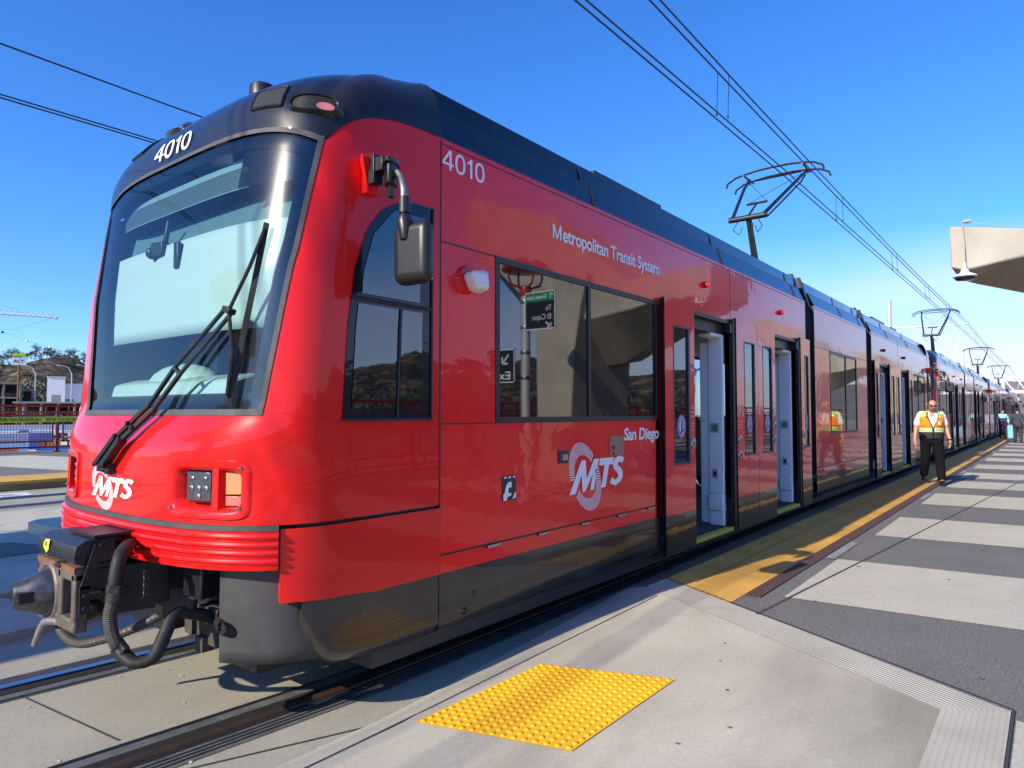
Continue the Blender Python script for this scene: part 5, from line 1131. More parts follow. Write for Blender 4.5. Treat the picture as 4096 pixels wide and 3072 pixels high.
q = MB(); q.quad((9.497, -4.82, 3.51), (9.497, -5.43, 3.51), (9.497, -5.43, 3.66), (9.497, -4.82, 3.66)); q.build('green_band', pbr('sign_green', (.01, .28, .10), .4), s1, org=so, smooth=0)
q = MB(); f = lambda y, z: (lambda a, b: (X, y - a, z + b))
text_to(q, 'Green Line', .095, f(-4.98, 3.555), bold=.002, width=.42); text_to(q, 'To', .13, f(-4.88, 3.34), width=.12); text_to(q, 'El Cajon', .13, f(-4.88, 3.19), width=.40)
for a, b in (((-4.88, 3.13), (-4.97, 3.06)),): q.bar((X, -5.0, 3.14), (X, -4.90, 3.06), .022, .003, (1, 0, 0))
q.bar((X, -4.89, 3.06), (X, -4.97, 3.06), .022, .003, (1, 0, 0)); q.bar((X, -4.895, 3.05), (X, -4.895, 3.125), .022, .003, (1, 0, 0))
for k in range(6):
    a = .3 + k * .5; q.add([(X, -4.90 , 3.60), (X, -4.90 - .05 * math.cos(a), 3.60 + .04 * math.sin(a) + .005), (X, -4.90 - .05 * math.cos(a + .25), 3.60 + .04 * math.sin(a + .25) - .004)], [(0, 1, 2)])
q.bar((X, -4.90, 3.60), (X, -4.905, 3.53), .010, .003, (1, 0, 0)); q.build('sign_lettering', WHT, s1, org=so, smooth=0, recalc=False)
s2 = sign('exit_sign', -5.68, -6.28, 2.12, 2.72, None)
q = MB(); text_to(q, 'Exit', .20, f(-5.76, 2.18), bold=.003, width=.42); q.bar((X, -5.82, 2.62), (X, -5.95, 2.47), .03, .003, (1, 0, 0)); q.bar((X, -5.97, 2.46), (X, -5.84, 2.46), .03, .003, (1, 0, 0)); q.bar((X, -5.965, 2.45), (X, -5.965, 2.58), .03, .003, (1, 0, 0)); q.build('sign_lettering', WHT, s2, org=so, smooth=0, recalc=False)

# ------------------------------------------------------------------ red railings with mesh
RFP = pbr('red_fence_paint', (.36, .010, .010), .4, coat=.3)
def railing(y, xa, xb, lb, first=10.2):
    e = empty('red_railing', (xa, y, PZ)); o = (xa, y, PZ); tag(e, lb, 'railing', 'red railings with mesh panels')
    px = [x for x in [first + 2.45 * k for k in range(-40, 60)] if xa <= x <= xb]
    for x in px:
        q = MB(); q.box(x - .05, x + .05, y - .05, y + .05, PZ - .1, 1.9); q.box(x - .12, x + .12, y - .10, y + .10, PZ, PZ + .03); q.build('post', RFP, e, org=o, smooth=0)
    q = MB(); q.box(xa, xb, y - .055, y + .055, 1.83, 1.91); q.box(xa, xb, y - .03, y + .03, .20, .27); q.box(xa, xb, y - .03, y + .03, 1.60, 1.66); q.build('rail', RFP, e, org=o, smooth=0)
    for x0, x1 in zip(px, px[1:]):
        q = MB(); a, b = x0 + .18, x1 - .14
        for u, v, z0, z1 in ((a, b, 1.47, 1.535), (a, b, .43, .50), (a, a + .05, .43, 1.535), (b - .05, b, .43, 1.535)): q.box(u, v, y - .025, y + .025, z0, z1)
        for x in (x0 + .4, x1 - .4): q.box(x - .03, x + .03, y - .025, y + .025, 1.53, 1.85); q.box(x - .03, x + .03, y - .025, y + .025, .25, .45)
        q.box(x0 + .04, a, y - .02, y + .02, .62, .67); q.box(b, x1 - .04, y - .02, y + .02, .62, .67)
        for i in range(1, int((b - a) / .10)): q.box(a + i * .10 - .007, a + i * .10 + .007, y - .008, y + .008, .45, 1.5)
        for i in range(1, 11): q.box(a, b, y - .014, y - .009, .45 + i * .10 - .007, .45 + i * .10 + .007)
        q.build('mesh_panel', RFP, e, org=o, smooth=0)
    return e
railing(27.0, -2, 27, 'dark red mesh railing with yellow caution tape at the left edge')
railing(-11.6, -14, 60, 'red mesh railing along the back of the platform, mirrored in the tram')
q = MB(); rows = []
for z, y in ((1.23, 26.78), (1.44, 26.97)): rows.append([(x, y + .012 * math.sin(x * 3), z + .01 * math.sin(x * 1.3)) for x in frange(2, 20, 60)])
q.grid(rows); tp = q.build('caution_tape', pbr('yellow_tape', (.88, .82, .05), .45)); tag(tp, 'yellow caution tape stretched across the red railing', 'tape')
q = MB()
for k in range(-2, 7):
    text_to(q, 'CAUTION DO NOT ENTER', .17, lambda a, b, k=k: (9.58 + k * 1.62 - a, 26.80 + b * .9, 1.275 + b), bold=.002, width=1.46)
q.build('tape_lettering', BMET, tp, smooth=0, recalc=False)
# ------------------------------------------------------------------ hills, trees and the construction site
CAMP = Vector((0, -4.425, 1.57))
def gz(d): return -6 + max(0, min(200, d - 100)) * .0225
def pol(az, d, z=0): return (d * math.cos(R(az)), -4.425 + d * math.sin(R(az)), z)
def hmat():
    m, t, b = nodes('dry_hill'); N = t.nodes.new; L = t.links.new; b.inputs['Roughness'].default_value = .95; b.inputs['Specular IOR Level'].default_value = .1
    tc = N('ShaderNodeTexCoord'); n1 = N('ShaderNodeTexNoise'); n1.inputs['Scale'].default_value = .05; n1.inputs['Detail'].default_value = 12; n1.inputs['Roughness'].default_value = .78; L(tc.outputs['Object'], n1.inputs['Vector'])
    cr_ = N('ShaderNodeValToRGB'); els = cr_.color_ramp.elements; els[0].position = .44; els[0].color = (.030, .034, .018, 1); els[1].position = .62; els[1].color = (.26, .17, .10, 1)
    for p, c in ((.49, (.05, .05, .03, 1)), (.525, (.11, .08, .055, 1)), (.57, (.22, .15, .095, 1))): q = els.new(p); q.color = c
    L(n1.outputs[0], cr_.inputs[0]); L(cr_.outputs[0], b.inputs['Base Color']); return m
HILL = hmat()
def hill(name, az0, az1, n, d0, d1, hf, mat):
    m = MB(); rows = []
    for j in range(15):
        t = j / 14; d = d0 + (d1 - d0) * t; r = []
        for i in range(n + 1):
            az = az0 + (az1 - az0) * i / n; h = hf(az) * (t * t * (3 - 2 * t)); nv = mnoise.noise(Vector((az * .35, t * 3.1, 1.7))) * .22 + mnoise.noise(Vector((az * 1.1, t * 7, 4))) * .08
            x, y, _ = pol(az, d); r.append((x, y, -6.5 + h * (1 + nv)))
        rows.append(r)
    m.grid(rows); m.grid([rows[-1], [(p[0] * 1.25, p[1] * 1.25, -6.5) for p in rows[-1]]]); return st(m, name, mat, smooth=80)
hill('hill', 57, 104, 90, 520, 900, lambda a: 64 + 5 * math.sin(a * .8), HILL)
hill('far_hill', -14, 16, 90, 900, 1700, lambda a: 62 + 6 * math.sin(a * .9), pbr('far_dry_hill', (.20, .17, .15), .95, var=.35, vscale=.03))
hill('rear_hill', -120, -22, 110, 330, 640, lambda a: 46 + 10 * math.sin(a * .11) + 5 * math.sin(a * .5), HILL)
hill('rear_hill', 130, 235, 90, 420, 760, lambda a: 42 + 8 * math.sin(a * .2), HILL)
LEAF = [pbr('olive_leaves', (.055, .065, .030), .7, var=.5, vscale=.5), pbr('dark_leaves', (.030, .042, .022), .7, var=.5, vscale=.5), pbr('grey_green_leaves', (.085, .085, .055), .7, var=.5, vscale=.5)]
BARK = pbr('pale_bark', (.22, .17, .13), .9, var=.3, vscale=2)
def tree(kind, h, w, mat, seed):
    random.seed(seed); e = empty('tree')
    q = MB(); q.tube([(0, 0, -1), (.02 * h, 0, h * .3), (0, .02 * h, h * .62)], [h * .03, h * .022, h * .012], 6)
    for k in range(5):
        a = k * 1.3; q.tube([(0, 0, h * (.28 + .06 * k)), (w * .25 * math.cos(a), w * .25 * math.sin(a), h * (.5 + .07 * k))], [h * .014, h * .006], 5)
    q.build('trunk', BARK, e)
    q = MB(); cl = [(random.gauss(0, .22) * w, random.gauss(0, .22) * w, h * random.uniform(.20, .92), random.uniform(.14, .26) * w) for _ in range(13)]
    for cx, cy, cz, r in cl:
        for _ in range(34):
            v = Vector((random.gauss(0, 1), random.gauss(0, 1), random.gauss(0, .8))).normalized() * r * random.uniform(.55, 1.08); c = Vector((cx, cy, cz)) + v
            s = r * random.uniform(.16, .34); u = Vector((random.gauss(0, 1), random.gauss(0, 1), random.gauss(0, 1))).normalized(); p = u.orthogonal().normalized(); o2 = u.cross(p)
            q.poly([c + p * s, c + o2 * s * .8, c - p * s * .9, c - o2 * s * .7])
    q.build('crown', mat, e, smooth=0, recalc=False); return e
protos = [tree(0, 13, 10, LEAF[0], 5), tree(1, 9, 8, LEAF[1], 6), tree(2, 18, 15, LEAF[2], 7)]
used = [0, 0, 0]
def place_tree(k, loc, s, label, grp):
    o = protos[k] if not used[k] else copy_tree(protos[k]); used[k] = 1
    o.location = loc; o.scale = (s, s, s); o.rotation_euler = (0, 0, random.uniform(0, 6)); tag(o, label, 'tree', grp)
random.seed(21)
def hz_(az, t, hf): return -6.5 + hf(az) * (t * t * (3 - 2 * t))
lf_ = lambda a: 64 + 5 * math.sin(a * .8)
for i in range(30):
    az = 69.8 + i * .27 + random.uniform(-.1, .1); d = 520 + 380 * .99; place_tree(random.choice((0, 1, 1)), pol(az, d - random.uniform(0, 40), hz_(az, .98, lf_) - 2), random.uniform(.6, 1.05), 'small dark tree on the skyline of the dry hill at left', 'trees along the hill top')
for i in range(90):
    az = random.uniform(70.5, 76); t = random.uniform(.15, .8); place_tree(random.choice((0, 1, 1, 2)), pol(az, 520 + 380 * t, hz_(az, t, lf_) - 1), random.uniform(.25, .6), 'rounded bush scattered on the brown hillside at left', 'bushes on the hillside')
for i in range(13):
    az = 73.2 + i * .35; place_tree(2, pol(az, random.uniform(430, 500), -6), random.uniform(1.0, 1.6), 'tall grey-green eucalyptus tree at the foot of the hill', 'eucalyptus trees below the hill')
for i in range(9):
    az = 70 + i * .38; place_tree(0, pol(az, random.uniform(470, 520), -6), random.uniform(.5, .8), 'low green tree behind the white sheds', 'low trees behind the sheds')
for i in range(40):
    az = random.uniform(-75, -24); d = random.uniform(240, 420); place_tree(random.choice((0, 1, 2)), pol(az, d, -6 if d < 340 else -2), random.uniform(.8, 1.5), 'dark tree on the valley side, seen only as a reflection in the tram', 'trees mirrored in the tram windows')
for i in range(16):
    az = random.uniform(1.0, 4.5); t = random.uniform(.2, .95); place_tree(1, pol(az, 900 + 800 * t, hz_(az, t, lambda a: 62) - 1), random.uniform(.8, 1.5), 'tiny dark tree on the hazy hill at right', 'trees on the far hill')
# houses on the far hill
HW = pbr('house_wall', (.62, .56, .48), .9, var=.1); HR = pbr('house_roof', (.28, .17, .12), .9); WIN = pbr('house_window', (.03, .035, .04), .3)
random.seed(5); hp = None
for i in range(26):
    az = random.uniform(.6, 5.2); t = random.choice((.55, .6, .78, .82, .93)); p = pol(az, 900 + 800 * t, hz_(az, t, lambda a: 62) - 1)
    if hp is None:
        e = empty('house'); q = MB(); q.box(-6, 6, -9, 9, 0, 7); q.build('wall', HW, e, smooth=0); q = MB(); q.add([(-7, -10, 7), (7, -10, 7), (7, 10, 7), (-7, 10, 7), (0, -6, 10), (0, 6, 10)], [(0, 1, 4), (1, 2, 5, 4), (2, 3, 5), (3, 0, 4, 5)]); q.build('roof', HR, e, smooth=0)
        for yy in (-6, -1.5, 3): q = MB(); q.box(-6.1, -5.9, yy, yy + 2.5, 2.5, 5); q.build('window', WIN, e, smooth=0)
        hp = e
    else: e = copy_tree(hp)
    e.location = p; e.rotation_euler = (0, 0, random.uniform(-.4, .4)); tag(e, 'pale house among trees on the hazy far hill at right', 'house', 'houses on the far hill')
# construction site below the viaduct: concrete frame building with floors and columns, sign, sheds, containers, crane
GREYC = pbr('raw_concrete_frame', (.27, .25, .23), .9, var=.2, vscale=.2); BRN = pbr('scaffold_brown', (.14, .08, .05), .8)
def site(az0, az1, d, floors, fh, lb, z0=None, name='unfinished_building'):
    z0 = gz(d) if z0 is None else z0
    a = Vector(pol(az0, d)); b = Vector(pol(az1, d)); u = (b - a).normalized(); n = Vector((u.y, -u.x, 0)); Lw = (b - a).length
    if n.dot(a - CAMP) < 0: n = -n
    e = empty(name, (a.x, a.y, z0)); tag(e, lb, 'building'); o = (a.x, a.y, z0)
    for f in range(floors + 1):
        z = z0 + f * fh; q = MB(); q.prism([tuple((a + u * s + n * w) + Vector((0, 0, z))) for s, w in ((0, 0), (Lw, 0), (Lw, 30), (0, 30))], (0, 0, .45)); q.build('floor_slab', GREYC, e, org=o, smooth=0)
        if f == floors: break
        for k in range(int(Lw / 4) + 1):
            for w in (.4, 12):
                q = MB(); c = a + u * min(Lw - .4, k * 4 + .3) + n * w; q.box(c.x - .25, c.x + .25, c.y - .25, c.y + .25, z + .45, z + fh); q.build('column', GREYC, e, org=o, smooth=0)
        q = MB(); q.prism([tuple((a + u * s + n * 14) + Vector((0, 0, z + .45))) for s in (0, Lw)] + [tuple((a + u * s + n * 14.3) + Vector((0, 0, z + .45))) for s in (Lw, 0)], (0, 0, fh - .45)); q.build('dark_core', pbr('dark_interior_wall', (.06, .05, .045), .9), e, org=o, smooth=0)
        q = MB(); p0 = a - n * .3; 
        for hh in (.5, 1.0): q.bar(tuple(p0 + Vector((0, 0, z + .45 + hh))), tuple(p0 + u * Lw + Vector((0, 0, z + .45 + hh))), .12)
        for k in range(int(Lw / 3) + 1): c = p0 + u * k * 3; q.bar(tuple(c + Vector((0, 0, z + .4))), tuple(c + Vector((0, 0, z + 1.6))), .10)
        q.build('guard_rail', BRN, e, org=o, smooth=0)
    return e
site(74.1, 79.5, 250, 3, 4.3, 'unfinished concrete frame building with open floors at the left edge')
site(73.45, 74.0, 265, 3, 3.7, 'narrow unfinished concrete frame right of the open-floored building', name='unfinished_building')
site(69.0, 74.6, 235, 2, 3.7, 'long low concrete deck just above the top of the railing', name='concrete_deck')
def box_thing(name, az, d, size, z, mat, lb, cat, rot=None, extra=None, grp=None):
    p = pol(az, d, gz(d) if z == -6 else z); rz = R(az) if rot is None else rot
    e = empty(name, p, rz); tag(e, lb, cat, grp)
    q = MB(); q.box(-size[1] / 2, size[1] / 2, -size[0] / 2, size[0] / 2, 0, size[2]); q.build('body' if not extra else extra[0], mat, e, smooth=0)
    return e
BLUE = pbr('container_blue', (.04, .16, .42), .6, var=.15, vscale=.3); LBLUE = pbr('pale_blue_sheet', (.30, .46, .62), .6, var=.1); ORG_ = pbr('container_orange', (.42, .16, .05), .6); WHS = pbr('white_cladding', (.72, .73, .74), .6)
def container(az, d, col, lb, sz=(6.1, 2.4, 2.6), z=-6):
    e = box_thing('container', az, d, sz, z, col, lb, 'container', grp='containers on the building site')
    q = MB()
    for k in range(int(sz[0] / .5)): y = -sz[0] / 2 + .25 + k * .5; q.box(-sz[1] / 2 - .05, -sz[1] / 2, y - .1, y + .1, .15, sz[2] - .15)
    q.build('corrugation', col, e, smooth=0)
    q = MB()
    for s in (-1, 1): q.box(-sz[1] / 2 - .08, -sz[1] / 2 + .1, s * sz[0] / 2 - .1, s * sz[0] / 2 + .1, 0, sz[2] + .05)
    q.build('corner_post', col, e, smooth=0); return e
container(74.25, 150, BLUE, 'blue container behind the left part of the railing mesh')
container(73.35, 158, BLUE, 'second blue container, right of the dark pickup')
container(75.1, 140, LBLUE, 'pale blue container at the far left edge', (7, 2.4, 3.4)); container(75.0, 128, ORG_, 'small orange container at the far left edge', (3.5, 2.2, 1.8))
container(71.6, 130, BLUE, 'low blue bin seen below the gap between the mesh panels', (7, 2.4, 1.6)); container(70.7, 128, BLUE, 'blue bin next to the tram nose', (6, 2.4, 1.8)); container(72.6, 150, ORG_, 'rust coloured skip behind the mesh', (4, 2.2, 1.5)); container(72.9, 175, WHS, 'small white cabin behind the mesh', (4, 2.4, 2.6))
q = MB(); a, b = Vector(pol(68, 228, gz(228))), Vector(pol(80, 228, gz(228))); q.prism([tuple(a), tuple(b), tuple(b + Vector((.1, .3, 0))), tuple(a + Vector((.1, .3, 0)))], (0, 0, 1.6)); o = q.build('hoarding', LBLUE, smooth=0); tag(o, 'long blue hoarding seen through the upper gap of the railing', 'fence')
q = MB(); q.grid([[pol(a_, d_, gz(d_) + .03) for a_ in frange(66, 84, 6)] for d_ in (60, 100, 160, 220, 300, 330)]); st(q, 'sand_yard', concrete('pale_yard', (.58, .52, .44), var=.15, stain=.15, scale=.1), smooth=0)
def pickup(az, d, col, lb, rz):
    e = empty('pickup_truck', pol(az, d, gz(d)), rz); tag(e, lb, 'pickup', 'pickup trucks in the yard')
    q = MB(); q.hexa([(-2.7, -.9, .5), (2.7, -.9, .5), (2.7, .9, .5), (-2.7, .9, .5), (-2.7, -.95, 1.1), (2.7, -.9, 1.0), (2.7, .9, 1.0), (-2.7, .95, 1.1)]); q.hexa([(-.9, -.85, 1.05), (1.2, -.85, 1.05), (1.2, .85, 1.05), (-.9, .85, 1.05), (-.7, -.7, 1.75), (.6, -.7, 1.75), (.6, .7, 1.75), (-.7, .7, 1.75)]); q.build('body', col, e, smooth=0, bevel=.08)
    q = MB(); q.hexa([(-.85, -.86, 1.12), (1.1, -.86, 1.12), (1.1, .86, 1.12), (-.85, .86, 1.12), (-.68, -.74, 1.65), (.6, -.74, 1.65), (.6, .74, 1.65), (-.68, .74, 1.65)]); q.build('window', WIN, e, smooth=0)
    for x in (-1.7, 1.7):
        for y in (-.9, .9): q = MB(); q.lathe([(.0, -.12), (.38, -.12), (.40, .12), (.0, .12)], (x, y, .4), 'y', 12); q.build('wheel', RUB, e)
pickup(73.9, 190, pbr('dark_car_paint', (.03, .03, .04), .3, coat=1), 'dark pickup truck parked behind the blue container', R(140)); pickup(71.75, 175, pbr('dark_car_paint', (.03, .03, .04), .3, coat=1), 'dark pickup truck seen in the gap between the mesh panels', R(120)); pickup(72.55, 180, pbr('maroon_car_paint', (.16, .02, .02), .3, coat=1), 'maroon pickup truck behind the rust coloured skip', R(100))
def shed(az, d, sz, lb):
    e = box_thing('white_shed', az, d, sz, -6, WHS, lb, 'shed', extra=('wall',)); q = MB(); q.box(-sz[1] / 2 - .3, sz[1] / 2 + .3, -sz[0] / 2 - .3, sz[0] / 2 + .3, sz[2], sz[2] + .3); q.build('roof', pbr('pale_roof', (.5, .5, .5), .7), e, smooth=0)
    q = MB(); q.box(-sz[1] / 2 - .05, -sz[1] / 2, -1.5, 1.5, 0, sz[2] * .6); q.build('door', GREYC, e, smooth=0)
shed(72.15, 330, (6, 6, 17.5), 'tall white tank shed right of the building site'); shed(71.35, 335, (10, 8, 15.0), 'long white shed next to the tram nose, half hidden')
# site sign
p = pol(74.3, 245, -3.4); e = empty('site_sign', p, R(74.3)); tag(e, 'white ACT sign on a rust red post above the building site', 'sign')
q = MB(); q.cyl((0, 0, 0), (0, 0, 19.2), .28, 8); q.build('post', RUST, e); q = MB(); q.box(-.1, .1, -1.75, 1.75, 19.0, 21.2); bd = q.build('board', WHS, e, smooth=0)
q = MB(); text_to(q, 'ACT', 1.25, lambda a, b: (-.14, 1.35 - a, 19.75 + b), bold=.03, shear=.2, width=2.7); q.build('sign_lettering', BMET, bd, smooth=0, recalc=False)
q = MB(); q.box(-.1, .1, -1.5, 1.6, 21.6, 22.5); q.build('green_board', pbr('lime_board', (.45, .60, .05), .6), e, smooth=0)
# street lamps
lp = None
for az, d, lb in ((73.35, 260, 'curved street lamp left of the white shed, nearest the sign'), (71.25, 255, 'curved street lamp in front of the white shed'), (70.05, 250, 'curved street lamp closest to the tram nose')):
    if lp is None:
        lp = empty('street_lamp'); q = MB(); q.tube([(0, 0, 0), (0, 0, 20), (0, 1.0, 22), (0, 3.2, 22.6)], [.22, .16, .12, .1], 8); q.build('pole', PALE, lp); q = MB(); q.box(-.2, .2, 3.0, 4.2, 22.45, 22.7); q.build('lamp', PALE, lp, smooth=0); e = lp
    else: e = copy_tree(lp)
    e.location = pol(az, d, -6); e.rotation_euler = (0, 0, R(az)); tag(e, lb, 'street lamp', 'street lamps by the building site')
# tower crane: mast out of frame, jib reaching in
e = empty('tower_crane', pol(80, 300, -6)); o = pol(80, 300, -6); tag(e, 'white lattice jib of a tower crane reaching in at the left edge', 'crane')
CRW = pbr('crane_white', (.60, .65, .72), .6)
q = MB(); a = Vector(pol(80, 300, 36.2)); b = Vector(pol(72.42, 300, 36.6)); u = (b - a).normalized(); n = Vector((-u.y, u.x, 0)); Lj = (b - a).length; N_ = int(Lj / 1.5)
for off in (n * .8, n * -.8, Vector((0, 0, 1.7))): q.bar(tuple(a + off), tuple(b + off * (1 if off.z == 0 else .6)), .22)
for k in range(N_): 
    c = a + u * (k * Lj / N_); d_ = a + u * ((k + .5) * Lj / N_) + Vector((0, 0, 1.6)); f_ = a + u * ((k + 1) * Lj / N_)
    for s in (1, -1): q.bar(tuple(c + n * .8 * s), tuple(d_), .12); q.bar(tuple(d_), tuple(f_ + n * .8 * s), .12)
q.ball(tuple(b + u * .8), .7, 8, 6); q.build('jib', CRW, e, org=o, smooth=0)
q = MB(); q.box(a.x - 1, a.x + 1, a.y - 1, a.y + 1, -6, 46); q.bar(tuple(a + Vector((0, 0, 9.5))), tuple(a + u * Lj * .75 + Vector((0, 0, 1.8))), .15); q.build('mast', CRW, e, org=o, smooth=0)
q = MB(); q.bar(tuple(a + Vector((0, 0, -5))), tuple(a + u * Lj * .7 + Vector((0, 0, -5.2))), .06); q.bar(tuple(a + u * Lj * .7 + Vector((0, 0, -5.2))), tuple(b), .06); q.build('cable', WIRE, e, org=o, smooth=0)
# marker balls on the power line across the valley
WB = pbr('white_marker', (.8, .8, .8), .5)
e = empty('power_line', pol(70.5, 420, 50)); o = pol(70.5, 420, 50); tag(e, 'thin power line with round marker balls in the sky left of the tram', 'power line')
pix = [(75.30, 7.0), (75.25, 5.46), (73.9, 4.95), (72.6, 4.6), (71.4, 4.28), (68, 3.6)]
pt = lambda a, el: Vector(pol(a, 420, 1.57 + 420 * math.tan(R(el))))
q = MB(); q.tube([pt(82, 7.6)] + [pt(*p_) for p_ in pix[1:]], .05, 4); q.build('cable', pbr('far_wire', (.25, .3, .36), .6), e, org=o)
for i, p_ in enumerate(pix[1:5]): q = MB(); q.ball(tuple(pt(*p_)), .62, 10, 8); q.build('marker_ball', WB if i % 3 else BMET, e, org=o)
# footbridge far down the line at right
e = empty('footbridge', (128, 0, -.2)); o = (128, 0, -.2); tag(e, 'white lattice footbridge over the far end of the line at right', 'bridge')
q = MB()
for y in (-6, -2.2, 1.5): q.box(128 - .2, 128.2, y - .2, y + .2, -.2, 7.0); 
q.build('column', CRW, e, org=o, smooth=0); q = MB()
for z in (4.6, 6.9): q.box(127.8, 128.2, -12, 3, z, z + .35)
for k in range(10): q.bar((128, -12 + k * 1.5, 4.7), (128, -10.5 + k * 1.5, 7.0), .14)
q.build('truss', CRW, e, org=o, smooth=0)

# ------------------------------------------------------------------ people
SKIN = pbr('tan_skin', (.50, .25, .15), .5, var=.06); SKIN2 = pbr('light_skin', (.55, .30, .21), .5)
def skin_obj(name, nodes_, edges, mat, parent, sub=2, root=0):
    me = bpy.data.meshes.new(name); me.from_pydata([n[0] for n in nodes_], edges, []); o = bpy.data.objects.new(name, me); COL.objects.link(o); o.parent = parent
    md = o.modifiers.new('skin', 'SKIN'); md.use_smooth_shade = True
    sv = me.skin_vertices[0].data
    for i, n in enumerate(nodes_): r = n[1]; sv[i].radius = r if isinstance(r, tuple) else (r, r); sv[i].use_root = (i == root)
    s = o.modifiers.new('sub', 'SUBSURF'); s.levels = sub; s.render_levels = sub; me.materials.append(mat); return o
def person(loc, rz, label, skin, top, legs, shoe, step=.32, hair=None, bow=.3, vest=None, stout=1.0, arm=(.05, .05), forearm=None, h=1.0, group=None, long_sleeve=True, hs=1.0):
    e = empty('person', loc, rz); tag(e, label, 'person', group); e.scale = (h, h, h)
    # local frame: faces -Y, +X is the person's left hand side
    N = {}; nd = []; ed = []
    def n(k, p, r): N[k] = len(nd); nd.append((p, r)); return N[k]
    def ln(*ks): 
        for a, b in zip(ks, ks[1:]): ed.append((N[a], N[b]))
    sw = stout
    n('pelvis', (0, .0, .98), (.135 * sw, .115 * sw)); n('waist', (0, .0, 1.13), (.135 * sw, .115 * sw)); n('chest', (0, .01, 1.32), (.15 * sw, .115 * sw)); n('collar', (0, .02, 1.47), (.085, .075)); n('neck', (0, -.01 - .03 * bow, 1.535), (.052, .055))
    hy = -.035 - .13 * bow; k_ = hs; zf = 1.655 - .03 * bow + .02 * (hs - 1); n('jaw', (0, hy - .025, zf - .062 * k_), (.058 * k_, .060 * k_)); n('face', (0, hy - .005, zf), (.070 * k_, .082 * k_)); n('crown', (0, hy + .012, zf + .075 * k_), (.058 * k_, .072 * k_))
    n('nose', (0, hy - .102 * k_, zf - .022 - .02 * bow), (.012, .014)); ed += []
    ln('pelvis', 'waist', 'chest', 'collar', 'neck', 'jaw', 'face', 'crown'); ln('face', 'nose')
    sh = .182 * (1 + (sw - 1) * .5)
    for s, t, fs in ((1, 'l', step), (-1, 'r', -step * .6)):
        n('sh' + t, (s * sh, .02, 1.43), (.062, .062)); n('el' + t, (s * (sh + .085), .03 + arm[0] * s, 1.155), (.047, .047)); n('wr' + t, (s * (sh + .125), -.07 + arm[1] * s, .92), (.031, .027)); n('pm' + t, (s * (sh + .128), -.085 + arm[1] * s, .845), (.016, .040))
        ln('chest', 'sh' + t, 'el' + t, 'wr' + t, 'pm' + t)
        px, py = s * (sh + .128), -.085 + arm[1] * s
        for k, (dy, l_) in enumerate(((-.033, .070), (-.011, .082), (.011, .076), (.031, .058))):
            n('f%d' % k + t, (px, py + dy, .815), (.0095, .0095)); n('g%d' % k + t, (px - s * .012, py + dy - .006, .815 - l_ * .55), (.009, .009)); n('h%d' % k + t, (px - s * .03, py + dy - .006, .815 - l_), (.0075, .0075)); ln('pm' + t, 'f%d' % k + t, 'g%d' % k + t, 'h%d' % k + t)
        n('t0' + t, (px - s * .01, py - .046, .862), (.011, .011)); n('t1' + t, (px - s * .025, py - .062, .825), (.0085, .0085)); ln('pm' + t, 't0' + t, 't1' + t)
        n('hp' + t, (s * .095 * sw, 0, .92), (.092 * sw, .095 * sw)); n('kn' + t, (s * .105, -fs * .55 - .03, .50), (.058, .062)); n('an' + t, (s * .11, -fs + (.10 if fs < 0 else .0), .10 + (.05 if fs < 0 else 0)), (.038, .042)); n('toe' + t, (s * .12, -fs - .12 + (.08 if fs < 0 else 0), .04 + (.02 if fs < 0 else 0)), (.036, .025))
        ln('pelvis', 'hp' + t, 'kn' + t, 'an' + t, 'toe' + t)
    body = skin_obj('body', nd, ed, skin, e, 2)
    P3 = lambda k: nd[N[k]][0]
    def R_(k, g): r = nd[N[k]][1]; return (r[0] + g, r[1] + g)
    def garment(name, chain_edges, g, mat, over={}):
        ks = []; [ks.append(k) for c in chain_edges for k in c if k not in ks]
        nn = [(over[k][0] if k in over and over[k][0] else P3(k), over[k][1] if k in over else R_(k, g)) for k in ks]; ix = {k: i for i, k in enumerate(ks)}
        return skin_obj(name, nn, [(ix[a], ix[b]) for c in chain_edges for a, b in zip(c, c[1:])], mat, e)
    mid = lambda a, b, t: tuple(Vector(P3(a)).lerp(Vector(P3(b)), t))
    # trousers
    for t in 'lr':
        N['cu' + t] = len(nd); nd.append((mid('kn' + t, 'an' + t, 1.06), (.062, .066)))
    garment('trousers', [('pelvis', 'hpl', 'knl', 'cul'), ('pelvis', 'hpr', 'knr', 'cur')], .022, legs, {'knl': (None, (.090, .092)), 'knr': (None, (.090, .092)), 'cul': (None, (.074, .084)), 'cur': (None, (.074, .084))})
    for t in 'lr':
        ax, ay, az = P3('an' + t); q = MB(); q.ball((ax, ay - .07, az - .045), (.055, .145, .05), 14, 8); q.box(ax - .048, ax + .048, ay - .19, ay + .05, az - .098, az - .075); q.build('shoe', shoe, e, bevel=.01)
    # shirt
    for t in 'lr':
        N['sl' + t] = len(nd); nd.append((mid('sh' + t, 'el' + t, .95) if not long_sleeve else mid('el' + t, 'wr' + t, .92), (.062, .062) if not long_sleeve else (.042, .042)))
    ch = [('waist', 'chest', 'collar', 'neck')] + [('chest', 'sh' + t, 'el' + t, 'sl' + t) if long_sleeve else ('chest', 'sh' + t, 'sl' + t) for t in 'lr']
    garment('shirt', [('pelvis',) + ch[0]] + ch[1:], .018, top, {'neck': ((P3('neck')[0], P3('neck')[1] + .01, 1.505), (.062, .062)), **({} if long_sleeve else {'sll': (None, (.074, .078)), 'slr': (None, (.074, .078)), 'shl': (None, (.070, .072)), 'shr': (None, (.070, .072))})})
    hd = Vector((0, hy - (.082 * (hs - 1)), zf))
    for s in (-1, 1): q = MB(); q.ball((hd.x + s * .078 * hs, hd.y + .015 + .08 * (hs - 1), hd.z - .005), (.012, .024, .034), 8, 6); q.build('ear', skin, e)
